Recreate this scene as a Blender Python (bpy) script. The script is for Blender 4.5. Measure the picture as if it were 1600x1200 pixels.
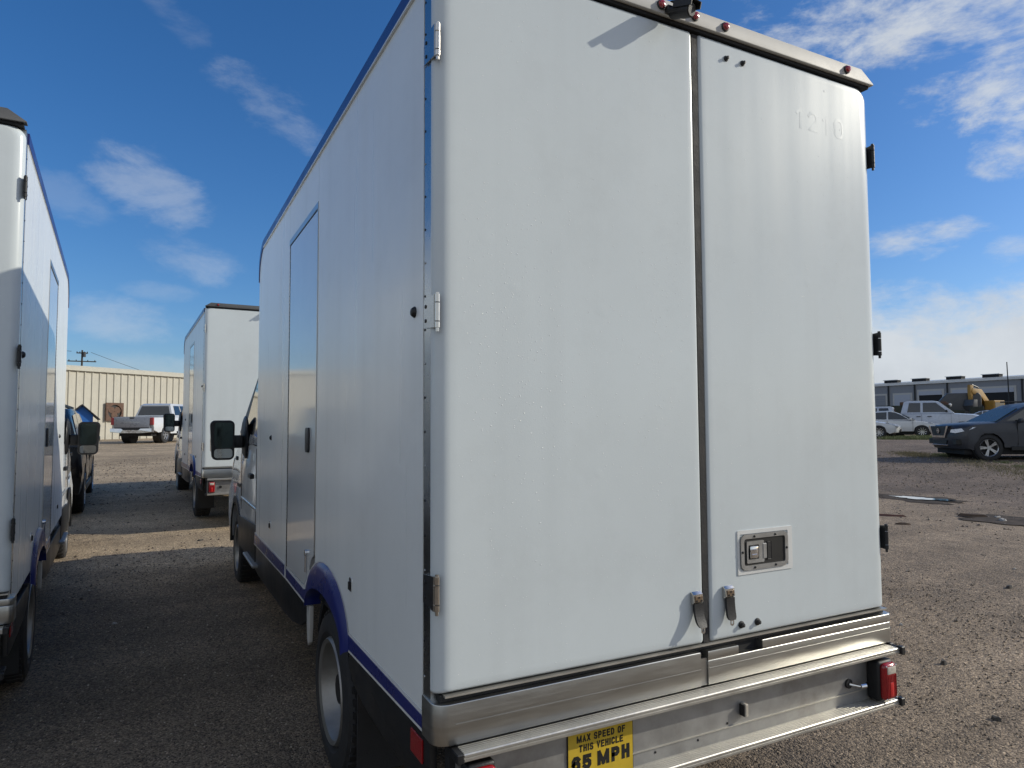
import bpy, bmesh, math, random
import numpy as np
from mathutils import Vector, Matrix
PI=math.pi
random.seed(7); RNG=np.random.default_rng(7)
for o in list(bpy.data.objects): bpy.data.objects.remove(o)
SC=bpy.context.scene
COL=SC.collection

# ------------------------------------------------------------------ camera
CAM=Vector((-0.73092,-1.90666,1.62))
cr=Vector((0.88824065,-0.45935056,-0.00506004)); cu=Vector((-0.0217658,-0.05308576,0.99835272)); cw=Vector((0.4588625,0.88666734,0.05715106))
cd=bpy.data.cameras.new('camera'); co=bpy.data.objects.new('camera',cd); COL.objects.link(co)
cd.sensor_fit='HORIZONTAL'; cd.sensor_width=36; cd.lens=1071.0/1600*36; cd.clip_start=.05; cd.clip_end=4000
co.matrix_world=Matrix(((cr.x,cu.x,-cw.x,CAM.x),(cr.y,cu.y,-cw.y,CAM.y),(cr.z,cu.z,-cw.z,CAM.z),(0,0,0,1)))
SC.camera=co
# ------------------------------------------------------------------ light
ELEV=math.radians(26); AZ=math.radians(22)
sv=Vector((math.cos(AZ)*math.cos(ELEV),-math.sin(AZ)*math.cos(ELEV),math.sin(ELEV)))
sd=bpy.data.lights.new('sun','SUN'); sd.energy=3.1; sd.angle=math.radians(.53); sd.color=(1,.94,.80)
so=bpy.data.objects.new('sun',sd); COL.objects.link(so)
so.rotation_euler=(-sv).to_track_quat('-Z','Y').to_euler(); so.location=(20,-10,20)
W=bpy.data.worlds.new('World'); SC.world=W; W.use_nodes=True
nt=W.node_tree; nt.nodes.clear()
def nn(t,**k):
    n=nt.nodes.new(t)
    for a,b in k.items(): setattr(n,a,b)
    return n
L=nt.links.new
def mth(op,a,b=None,c=None,clamp=False):
    n=nn('ShaderNodeMath',operation=op); n.use_clamp=clamp
    for i,v in enumerate((a,b,c)):
        if v is None: continue
        if isinstance(v,(int,float)): n.inputs[i].default_value=v
        else: L(v,n.inputs[i])
    return n.outputs[0]
def vdot(a,v):
    n=nn('ShaderNodeVectorMath',operation='DOT_PRODUCT'); L(a,n.inputs[0]); n.inputs[1].default_value=v; return n.outputs['Value']
sky=nn('ShaderNodeTexSky',sky_type='NISHITA'); sky.sun_disc=False; sky.sun_elevation=ELEV
sky.sun_rotation=math.atan2(sv.x,sv.y); sky.altitude=0; sky.air_density=1.0; sky.dust_density=.9; sky.ozone_density=5.0
tc=nn('ShaderNodeTexCoord'); D=tc.outputs['Generated']
def noise(scale,detail=6,rough=.6,vec=None,dist=0):
    n=nn('ShaderNodeTexNoise'); n.inputs['Scale'].default_value=scale; n.inputs['Detail'].default_value=detail
    n.inputs['Roughness'].default_value=rough; n.inputs['Distortion'].default_value=dist; L(vec or D,n.inputs['Vector']); return n
mp=nn('ShaderNodeMapping'); L(D,mp.inputs['Vector']); mp.inputs['Scale'].default_value=(1,1,2.2)
n1=noise(7,9,.66,mp.outputs[0],.25).outputs['Fac']; n2=noise(26,5,.6,mp.outputs[0]).outputs['Fac']
nz=mth('SUBTRACT',mth('ADD',mth('MULTIPLY',n1,.78),mth('MULTIPLY',n2,.22)),.5)
def cloud(d,ang_w,ang_h,tilt,k,amp=3.4,base=.55):
    d=Vector(d).normalized(); R=Vector((d.y,-d.x,0)).normalized(); U=R.cross(d)
    c,s=math.cos(math.radians(tilt)),math.sin(math.radians(tilt)); R2=R*c+U*s; U2=U*c-R*s
    a=mth('SUBTRACT',vdot(D,R2/ang_w),d.dot(R2/ang_w)); b=mth('SUBTRACT',vdot(D,U2/ang_h),d.dot(U2/ang_h))
    r2=mth('ADD',mth('MULTIPLY',a,a),mth('MULTIPLY',b,b))
    front=mth('GREATER_THAN',vdot(D,d),.2)
    m=mth('ADD',mth('SUBTRACT',base,mth('MULTIPLY',r2,.55)),mth('MULTIPLY',nz,amp))
    ss=nn('ShaderNodeMapRange',interpolation_type='SMOOTHSTEP'); L(m,ss.inputs['Value']); ss.inputs['From Min'].default_value=0; ss.inputs['From Max'].default_value=.85
    return mth('MULTIPLY',mth('MULTIPLY',ss.outputs[0],k),front)
cl=None
CL=[((-.014,.955,.297),.075,.045,-18,.33,3.0),((.127,.905,.406),.09,.028,-28,.2,3.6),((.044,.977,.211),.075,.03,-12,.27,2.6),((-.043,.99,.135),.10,.032,-5,.34,2.4),
((.003,.874,.486),.05,.02,-30,.09,4),((-.024,.996,.075),.13,.022,0,.3,2.4),((-.10,.96,.27),.05,.03,-20,.14,3),((.0,.985,.17),.05,.016,0,.16,3),
((.765,.449,.461),.24,.06,-14,.9,3.4),((.86,.40,.40),.12,.10,-30,.82,4.0),((.845,.40,.31),.06,.04,-10,.7,4.0),((.832,.507,.225),.075,.028,0,.85,2.8),((.879,.436,.2),.03,.02,0,.5,3),((.84,.53,.07),.36,.082,0,.97,2.4,.95),
((.9,.40,.115),.16,.06,0,.95,2.4),((.55,.80,.14),.2,.05,0,.6,3),((-.8,.5,.16),.35,.10,0,.6,3),((-.7,-.6,.25),.7,.3,0,.95,3,.9),((.3,-.9,.3),.8,.3,0,.95,3,.9),((-.9,-.1,.35),.6,.3,0,.95,3,.9),((.9,-.2,.25),.4,.2,0,.9,3),((-.3,-.6,.75),.5,.4,10,.9,3.4,.8)]  # clouds beside and behind the camera are added to lift the ambient light
for c in CL:
    o=cloud(*c); cl=o if cl is None else mth('MAXIMUM',cl,o)
shade=noise(9,5,.6).outputs['Fac']
cc=nn('ShaderNodeMix',data_type='RGBA'); L(shade,cc.inputs['Factor']); 
cc.inputs['A'].default_value=(3.9,4.2,4.65,1); cc.inputs['B'].default_value=(6.0,6.35,6.65,1)
hs=nn('ShaderNodeHueSaturation'); L(sky.outputs[0],hs.inputs['Color']); hs.inputs['Saturation'].default_value=1.2; hs.inputs['Value'].default_value=.92
tn=nn('ShaderNodeMix',data_type='RGBA',blend_type='MULTIPLY'); tn.inputs['Factor'].default_value=1; tn.inputs['B'].default_value=(1.0,1.01,1.10,1); L(hs.outputs[0],tn.inputs['A'])
mx=nn('ShaderNodeMix',data_type='RGBA'); L(cl,mx.inputs['Factor']); L(tn.outputs['Result'],mx.inputs['A']); L(cc.outputs['Result'],mx.inputs['B'])
bg=nn('ShaderNodeBackground'); bg.inputs['Strength'].default_value=.125; L(mx.outputs['Result'],bg.inputs['Color'])
wo=nn('ShaderNodeOutputWorld'); L(bg.outputs[0],wo.inputs['Surface'])
SC.render.engine='CYCLES'
SC.view_settings.view_transform='Standard'; SC.view_settings.look='None'; SC.view_settings.exposure=.02; SC.view_settings.gamma=1; SC.view_settings.use_curve_mapping=False
SC.cycles.max_bounces=6; SC.cycles.caustics_reflective=False; SC.cycles.caustics_refractive=False
SC.cycles.sample_clamp_indirect=6

# ------------------------------------------------------------------ materials
def mat(name,col,rough=.5,metal=0,var=.08,vscale=6,bump=0,bscale=80,coat=0,streak=0,spec=.5,rvar=.08,aniso=None,dirt=0,trans=0,stretch=None,wave=0,emit=0):
    m=bpy.data.materials.new(name); m.use_nodes=True; t=m.node_tree; b=t.nodes['Principled BSDF']; k=t.links.new
    b.inputs['Roughness'].default_value=rough; b.inputs['Metallic'].default_value=metal
    b.inputs['Specular IOR Level'].default_value=spec; b.inputs['Coat Weight'].default_value=coat; b.inputs['Coat Roughness'].default_value=.06
    if trans: b.inputs['Transmission Weight'].default_value=trans
    tcn=t.nodes.new('ShaderNodeTexCoord'); mpn=t.nodes.new('ShaderNodeMapping'); k(tcn.outputs['Object'],mpn.inputs['Vector'])
    if stretch: mpn.inputs['Scale'].default_value=stretch
    n=t.nodes.new('ShaderNodeTexNoise'); n.inputs['Scale'].default_value=vscale; n.inputs['Detail'].default_value=6; n.inputs['Roughness'].default_value=.62; k(mpn.outputs[0],n.inputs['Vector'])
    r=t.nodes.new('ShaderNodeMapRange'); k(n.outputs['Fac'],r.inputs['Value']); r.inputs['From Min'].default_value=.3; r.inputs['From Max'].default_value=.7
    r.inputs['To Min'].default_value=1-var; r.inputs['To Max'].default_value=1+var
    h=t.nodes.new('ShaderNodeMix'); h.data_type='RGBA'; h.blend_type='MULTIPLY'; h.inputs['Factor'].default_value=1; h.inputs['A'].default_value=(*col,1); k(r.outputs[0],h.inputs['B'])
    out=h.outputs['Result']
    rr=t.nodes.new('ShaderNodeMapRange'); k(n.outputs['Fac'],rr.inputs['Value']); rr.inputs['From Min'].default_value=.3; rr.inputs['From Max'].default_value=.7
    rr.inputs['To Min'].default_value=max(.01,rough-rvar); rr.inputs['To Max'].default_value=rough+rvar; rout=rr.outputs[0]
    if streak:
        mp2=t.nodes.new('ShaderNodeMapping'); k(tcn.outputs['Object'],mp2.inputs['Vector']); mp2.inputs['Scale'].default_value=(8,8,.35)
        n2=t.nodes.new('ShaderNodeTexNoise'); n2.inputs['Scale'].default_value=1; n2.inputs['Detail'].default_value=2.5; n2.inputs['Roughness'].default_value=.5; k(mp2.outputs[0],n2.inputs['Vector'])
        rs=t.nodes.new('ShaderNodeMapRange'); k(n2.outputs['Fac'],rs.inputs['Value']); rs.inputs['From Min'].default_value=.5; rs.inputs['From Max'].default_value=.72; rs.inputs['To Min'].default_value=1; rs.inputs['To Max'].default_value=1-streak
        h2=t.nodes.new('ShaderNodeMix'); h2.data_type='RGBA'; h2.blend_type='MULTIPLY'; h2.inputs['Factor'].default_value=1; k(out,h2.inputs['A']); k(rs.outputs[0],h2.inputs['B']); out=h2.outputs['Result']
        ra=t.nodes.new('ShaderNodeMath'); ra.operation='MULTIPLY_ADD'; k(n2.outputs['Fac'],ra.inputs[0]); ra.inputs[1].default_value=.18; ra.inputs[2].default_value=rough-.09; rout=ra.outputs[0]
    if dirt:
        n3=t.nodes.new('ShaderNodeTexNoise'); n3.inputs['Scale'].default_value=2.3; n3.inputs['Detail'].default_value=9; n3.inputs['Roughness'].default_value=.75; k(tcn.outputs['Object'],n3.inputs['Vector'])
        rd=t.nodes.new('ShaderNodeMapRange'); k(n3.outputs['Fac'],rd.inputs['Value']); rd.inputs['From Min'].default_value=.5; rd.inputs['From Max'].default_value=.8; rd.inputs['To Min'].default_value=0; rd.inputs['To Max'].default_value=dirt
        h3=t.nodes.new('ShaderNodeMix'); h3.data_type='RGBA'; k(rd.outputs[0],h3.inputs['Factor']); k(out,h3.inputs['A']); h3.inputs['B'].default_value=(.16,.13,.10,1); out=h3.outputs['Result']
    k(out,b.inputs['Base Color']); k(rout,b.inputs['Roughness'])
    nrm=None
    if bump:
        nb=t.nodes.new('ShaderNodeTexNoise'); nb.inputs['Scale'].default_value=bscale; nb.inputs['Detail'].default_value=4; k(mpn.outputs[0],nb.inputs['Vector'])
        bn=t.nodes.new('ShaderNodeBump'); bn.inputs['Strength'].default_value=bump; bn.inputs['Distance'].default_value=.004; k(nb.outputs['Fac'],bn.inputs['Height']); nrm=bn
    if wave:
        nb=t.nodes.new('ShaderNodeTexNoise'); nb.inputs['Scale'].default_value=1.6; nb.inputs['Detail'].default_value=2; k(tcn.outputs['Object'],nb.inputs['Vector'])
        b2=t.nodes.new('ShaderNodeBump'); b2.inputs['Strength'].default_value=wave; b2.inputs['Distance'].default_value=.05; k(nb.outputs['Fac'],b2.inputs['Height'])
        if nrm: k(nrm.outputs[0],b2.inputs['Normal'])
        nrm=b2
    if nrm: k(nrm.outputs[0],b.inputs['Normal'])
    if emit: b.inputs['Emission Color'].default_value=(*col,1); b.inputs['Emission Strength'].default_value=emit
    return m
M={}
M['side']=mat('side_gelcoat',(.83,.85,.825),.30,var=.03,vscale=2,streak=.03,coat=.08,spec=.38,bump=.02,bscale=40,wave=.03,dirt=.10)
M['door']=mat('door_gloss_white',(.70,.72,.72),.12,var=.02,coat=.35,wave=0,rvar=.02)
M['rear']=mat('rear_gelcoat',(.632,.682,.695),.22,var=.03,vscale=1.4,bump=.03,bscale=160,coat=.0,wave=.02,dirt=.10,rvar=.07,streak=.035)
M['blue']=mat('blue_vinyl',(.016,.024,.15),.3,var=.06)
M['white']=mat('white_trim',(.7,.7,.68),.35,var=.05,dirt=.1)
M['black']=mat('black_plastic',(.012,.012,.013),.5,var=.2,bump=.2,bscale=200)
M['skirt']=mat('skirt_black',(.013,.014,.015),.42,var=.25,vscale=3,dirt=.25)
M['rubber']=mat('rubber',(.02,.02,.021),.75,var=.25,vscale=14,bump=.4,bscale=120,dirt=.3)
M['steel']=mat('brushed_steel',(.50,.50,.48),.33,metal=1,var=.05,vscale=5,stretch=(1,1,14),dirt=.15,rvar=.06,wave=.04)
M['post']=mat('post_steel',(.40,.41,.41),.26,metal=1,var=.08,vscale=4)
M['chrome']=mat('chrome',(.72,.72,.72),.10,metal=1,var=.04)
M['hinge']=mat('hinge_steel',(.62,.59,.54),.2,metal=1,var=.08,vscale=20)
M['alu']=mat('aluminium_step',(.56,.54,.49),.40,metal=.75,var=.10,vscale=7,bump=.1,dirt=.4)
M['alu2']=mat('aluminium_plate',(.36,.355,.345),.44,metal=.6,var=.2,vscale=6,dirt=.75)
M['cap']=mat('roof_cap_paint',(.50,.485,.45),.62,metal=0,var=.06,dirt=.15)
M['roof']=mat('roof_dark',(.06,.06,.062),.6,var=.15)
M['red']=mat('red_lens',(.32,.008,.012),.15,var=.15,vscale=60,coat=.6)
M['redglow']=mat('red_lens_inner',(.55,.02,.02),.2,var=.1,coat=.5)
M['clear']=mat('clear_lens',(.55,.50,.42),.15,var=.2,vscale=80,coat=.6)
M['yellow']=mat('sticker_yellow',(.60,.41,.03),.48,var=.12,vscale=14,dirt=.25)
M['ink']=mat('ink',(.008,.008,.008),.5)
M['tan']=mat('latch_plate',(.20,.14,.09),.45,metal=.4,var=.2,vscale=90)
M['carwhite']=mat('car_white',(.62,.63,.63),.22,var=.04,coat=.8,dirt=.1,bump=.0)
M['carsilver']=mat('car_white_dull',(.52,.55,.60),.3,var=.06,coat=.5,dirt=.15)
M['cargrey']=mat('car_charcoal',(.034,.037,.045),.38,metal=0,var=.12,coat=.05,dirt=.15)
M['carblack']=mat('car_black',(.009,.009,.010),.22,var=.1,coat=.25,spec=.35,dirt=.1)
M['tailgrey']=mat('tailgate_grey',(.27,.28,.31),.3,metal=.3,var=.05,coat=.5)
M['glass']=mat('tinted_glass',(.012,.016,.018),.05,var=.3,vscale=3,coat=.6,spec=.8)
M['glass2']=mat('windscreen_glass',(.045,.06,.058),.22,var=.6,vscale=5,coat=0,spec=.15)
M['mirror']=mat('mirror_glass',(.55,.6,.6),.02,metal=1,var=.02)
M['mirrordark']=mat('mirror_glass_dark',(.05,.07,.07),.04,metal=.9,var=.05)
M['rim']=mat('rim_silver',(.50,.50,.50),.3,metal=.85,var=.1,dirt=.25)
M['rimsteel']=mat('steel_wheel',(.30,.29,.27),.42,metal=.7,var=.15,dirt=.5,vscale=10)
M['head']=mat('headlamp',(.50,.52,.55),.1,metal=.6,var=.5,vscale=40,coat=1)
M['bluewood']=mat('blue_wood',(.015,.12,.42),.6,var=.1,stretch=(1,1,8))
M['shingle']=mat('black_shingle',(.02,.02,.024),.8,var=.3,vscale=40,bump=.5)
M['metalwall']=mat('beige_sheet_metal',(.50,.475,.395),.45,var=.07,vscale=1.2,dirt=.3,stretch=(1,1,.4))
M['fascia']=mat('fascia_metal',(.50,.48,.40),.45,var=.06,dirt=.2)
M['rust']=mat('rusty_metal',(.13,.075,.05),.8,var=.35,vscale=8,bump=.5)
M['bwall']=mat('grey_sheet_metal',(.24,.25,.27),.6,var=.06,vscale=.15,dirt=.2)
M['shutter']=mat('roller_shutter',(.42,.44,.49),.5,var=.05)
M['dark']=mat('dark_interior',(.012,.012,.013),.8,var=.3)
M['excav']=mat('excavator_yellow',(.36,.20,.035),.55,var=.25,dirt=.4,vscale=1)
M['tank']=mat('tank_grey',(.055,.058,.064),.45,var=.2,dirt=.3,vscale=1)
M['wood']=mat('pole_wood',(.05,.04,.03),.9,var=.3)
M['brown']=mat('brown_wood_debris',(.09,.06,.04),.9,var=.4,vscale=20)
M['reddebris']=mat('red_debris',(.13,.06,.045),.7,var=.3)
M['olive']=mat('dull_green_brown',(.035,.04,.03),.85,var=.5,vscale=2)
M['ghost']=mat('faded_glue_marks',(.618,.668,.682),.22,var=.05)
def water_mat():
    m=mat('drops',(.86,.88,.88),.16,var=.02,coat=0,spec=1); return m
M['drop']=water_mat()

# ------------------------------------------------------------------ mesh helpers
def box(bm,x0,x1,y0,y1,z0,z1,bev=0,seg=1):
    r=bmesh.ops.create_cube(bm,size=1)
    for v in r['verts']: v.co=Vector(((x0+x1)/2+v.co.x*(x1-x0),(y0+y1)/2+v.co.y*(y1-y0),(z0+z1)/2+v.co.z*(z1-z0)))
    if bev:
        es={e for v in r['verts'] for e in v.link_edges}
        bmesh.ops.bevel(bm,geom=list(es),offset=bev,segments=seg,affect='EDGES',profile=.5)
def ax(axis,a,b,c):  # a,b in-plane, c along
    return Vector((c,a,b)) if axis=='x' else Vector((a,c,b)) if axis=='y' else Vector((a,b,c))
def prism(bm,pts,axis,c0,c1,bev=0):
    lo=[bm.verts.new(ax(axis,p[0],p[1],c0)) for p in pts]; hi=[bm.verts.new(ax(axis,p[0],p[1],c1)) for p in pts]
    n=len(pts); fs=[bm.faces.new(lo),bm.faces.new(hi[::-1])]
    for i in range(n): fs.append(bm.faces.new((lo[i],hi[i],hi[(i+1)%n],lo[(i+1)%n])))
    if bev:
        bmesh.ops.bevel(bm,geom=list({e for f in fs[:2] for e in f.edges}),offset=bev,segments=2,affect='EDGES',profile=.5)
def lathe(bm,prof,c,axis,n=24,a0=0,a1=2*PI,cap=True):
    c=Vector(c); rings=[]; full=abs(a1-a0-2*PI)<1e-6; m=n if full else n+1
    for (r,h) in prof:
        ring=[]
        for i in range(m):
            t=a0+(a1-a0)*i/n; ring.append(bm.verts.new(c+ax(axis,r*math.cos(t),r*math.sin(t),h)))
        rings.append(ring)
    for A,B in zip(rings,rings[1:]):
        for i in range(m if full else m-1):
            j=(i+1)%m
            try: bm.faces.new((A[i],A[j],B[j],B[i]))
            except ValueError: pass
    if full and cap:
        for ring,(r,h) in ((rings[0],prof[0]),(rings[-1],prof[-1])):
            if r>1e-4:
                try: bm.faces.new(ring)
                except ValueError: pass
def cyl(bm,c,axis,r,h0,h1,n=16): lathe(bm,[(r,h0),(r,h1)],c,axis,n)
def tube(bm,p,q,r,n=8,r2=None):
    p,q=Vector(p),Vector(q); d=q-p; l=d.length
    if l<1e-6: return
    rot=d.to_track_quat('Z','Y').to_matrix(); r2=r if r2 is None else r2
    A=[bm.verts.new(p+rot@Vector((r*math.cos(2*PI*i/n),r*math.sin(2*PI*i/n),0))) for i in range(n)]
    B=[bm.verts.new(q+rot@Vector((r2*math.cos(2*PI*i/n),r2*math.sin(2*PI*i/n),0))) for i in range(n)]
    for i in range(n): bm.faces.new((A[i],A[(i+1)%n],B[(i+1)%n],B[i]))
    bm.faces.new(A[::-1]); bm.faces.new(B)
def slab(bm,pts3,th,):  # planar polygon given thickness along its normal (proud outwards by th)
    ps=[Vector(p) for p in pts3]; n=(ps[1]-ps[0]).cross(ps[2]-ps[1]).normalized()
    lo=[bm.verts.new(p) for p in ps]; hi=[bm.verts.new(p+n*th) for p in ps]; k=len(ps)
    bm.faces.new(lo[::-1]); bm.faces.new(hi)
    for i in range(k): bm.faces.new((lo[i],lo[(i+1)%k],hi[(i+1)%k],hi[i]))
def rrect(x0,x1,z0,z1,r,n=5):
    P=[]
    for cx,cz,a in ((x1-r,z1-r,0),(x0+r,z1-r,90),(x0+r,z0+r,180),(x1-r,z0+r,270)):
        for i in range(n+1):
            t=math.radians(a+90*i/n); P.append((cx+r*math.cos(t),cz+r*math.sin(t)))
    return P
def frame(bm,outer,inner,axis,c0,c1):  # ring between two polygons with equal counts
    n=len(outer)
    V=[[bm.verts.new(ax(axis,p[0],p[1],c)) for p in poly] for poly in (outer,inner) for c in (c0,c1)]
    oa,ob,ia,ib=V
    for i in range(n):
        j=(i+1)%n
        for q in ((oa[i],oa[j],ob[j],ob[i]),(ia[i],ib[i],ib[j],ia[j]),(oa[i],ia[i],ia[j],oa[j]),(ob[i],ob[j],ib[j],ib[i])): bm.faces.new(q)
def done(name,bm,m,parent=None,loc=(0,0,0),smooth=35,**props):
    bmesh.ops.remove_doubles(bm,verts=bm.verts,dist=1e-5)
    bmesh.ops.recalc_face_normals(bm,faces=bm.faces)
    me=bpy.data.meshes.new(name); bm.to_mesh(me); bm.free()
    if smooth:
        me.shade_smooth(); me.set_sharp_from_angle(angle=math.radians(smooth))
    me.materials.append(m); return link(name,me,parent,loc,**props)
def link(name,me,parent=None,loc=(0,0,0),rz=0,**props):
    o=bpy.data.objects.new(name,me); COL.objects.link(o); o.parent=parent; o.location=loc; o.rotation_euler=(0,0,rz)
    for k,v in props.items(): o[k]=v
    return o
def thing(name,label,cat,loc=(0,0,0),rz=0,group=None):
    o=link(name,None,None,loc,rz,label=label,category=cat)
    o.empty_display_size=.3
    if group: o['group']=group
    return o
KIDS={}
def copy_tree(o,parent=None):
    c=o.copy(); COL.objects.link(c); c.parent=parent
    for ch in [k for k in list(bpy.data.objects) if k.parent==o]: copy_tree(ch,c)
    return c
GL={'M':[[(0,0),(0,1)],[(.04,1),(.5,.02)],[(.5,.02),(.96,1)],[(1,1),(1,0)]],'A':[[(0,0),(.5,1),(1,0)],[(.2,.32),(.8,.32)]],'X':[[(0,0),(1,1)],[(0,1),(1,0)]],'S':[[(1,.85),(.8,1),(.2,1),(0,.85),(0,.65),(.15,.54),(.85,.46),(1,.35),(1,.15),(.8,0),(.2,0),(0,.15)]],
'P':[[(0,0),(0,1),(.75,1),(1,.87),(1,.6),(.75,.46),(0,.46)]],'E':[[(1,1),(0,1),(0,0),(1,0)],[(0,.52),(.85,.52)]],'D':[[(0,0),(0,1),(.65,1),(1,.78),(1,.22),(.65,0),(0,0)]],'O':[[(.25,0),(0,.2),(0,.8),(.25,1),(.75,1),(1,.8),(1,.2),(.75,0),(.25,0)]],
'F':[[(1,1),(0,1),(0,0)],[(0,.52),(.85,.52)]],'T':[[(0,1),(1,1)],[(.5,1),(.5,0)]],'H':[[(0,0),(0,1)],[(1,0),(1,1)],[(0,.52),(1,.52)]],'I':[[(.5,0),(.5,1)]],'V':[[(0,1),(.5,0),(1,1)]],'C':[[(1,.8),(.75,1),(.25,1),(0,.8),(0,.2),(.25,0),(.75,0),(1,.2)]],'L':[[(0,1),(0,0),(1,0)]],
'6':[[(1,.85),(.75,1),(.25,1),(0,.8),(0,.2),(.25,0),(.75,0),(1,.18),(1,.42),(.75,.58),(.2,.58),(0,.45)]],'5':[[(1,1),(.05,1),(0,.55),(.7,.6),(1,.45),(1,.18),(.75,0),(.25,0),(0,.15)]],'1':[[(.2,.8),(.6,1),(.6,0)]],'2':[[(0,.8),(.25,1),(.75,1),(1,.8),(1,.6),(0,0),(1,0)]],'0':[[(.25,0),(0,.2),(0,.8),(.25,1),(.75,1),(1,.8),(1,.2),(.75,0),(.25,0)]]}
def strokes(s,x0,y,z0,w,h,sw,gap=.35,th=.0006):
    """letters from thick strokes, standing in the xz plane facing -y"""
    bm=bmesh.new(); wd={' ':.5,'I':.35,'M':1.45}; tot=sum(wd.get(c,1) for c in s)+gap*(len(s)-1); u=w/tot; x=x0; k_=0
    for c in s:
        cwid=wd.get(c,1)*u
        for pl in GL.get(c,[]):
            pts=[(x+sw/2+(cwid-sw)*a,z0+sw/2+(h-sw)*b) for a,b in pl]; n=len(pts); L_,R_=[],[]
            closed=pl[0]==pl[-1]
            for i in range(n):
                p0=pts[i-1] if i>0 else (pts[-2] if closed else None); p1=pts[i+1] if i<n-1 else (pts[1] if closed else None); p=pts[i]
                d0=Vector((p[0]-p0[0],p[1]-p0[1])).normalized() if p0 else None; d1=Vector((p1[0]-p[0],p1[1]-p[1])).normalized() if p1 else None
                d0=d0 or d1; d1=d1 or d0; n0=Vector((-d0.y,d0.x)); n1=Vector((-d1.y,d1.x)); mt=(n0+n1); mt=mt.normalized() if mt.length>.1 else n0
                k=min(1.6,1/max(.3,mt.dot(n0))); ex=Vector((0,0))
                if not closed and i==0: ex=-d1*sw*.5
                if not closed and i==n-1: ex=d0*sw*.5
                q=Vector(p)+ex; L_.append(q+mt*sw/2*k); R_.append(q-mt*sw/2*k)
            A=[bm.verts.new((q.x,y-k_*2e-5,q.y)) for q in L_]; B_=[bm.verts.new((q.x,y-k_*2e-5,q.y)) for q in R_]; k_+=1
            for i in range(n-1): bm.faces.new((A[i],A[i+1],B_[i+1],B_[i]))
        x+=cwid+gap*u
    r=bmesh.ops.extrude_face_region(bm,geom=bm.faces[:]); bmesh.ops.translate(bm,verts=[v for v in r['geom'] if isinstance(v,bmesh.types.BMVert)],vec=(0,th,0))
    return bm
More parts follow.
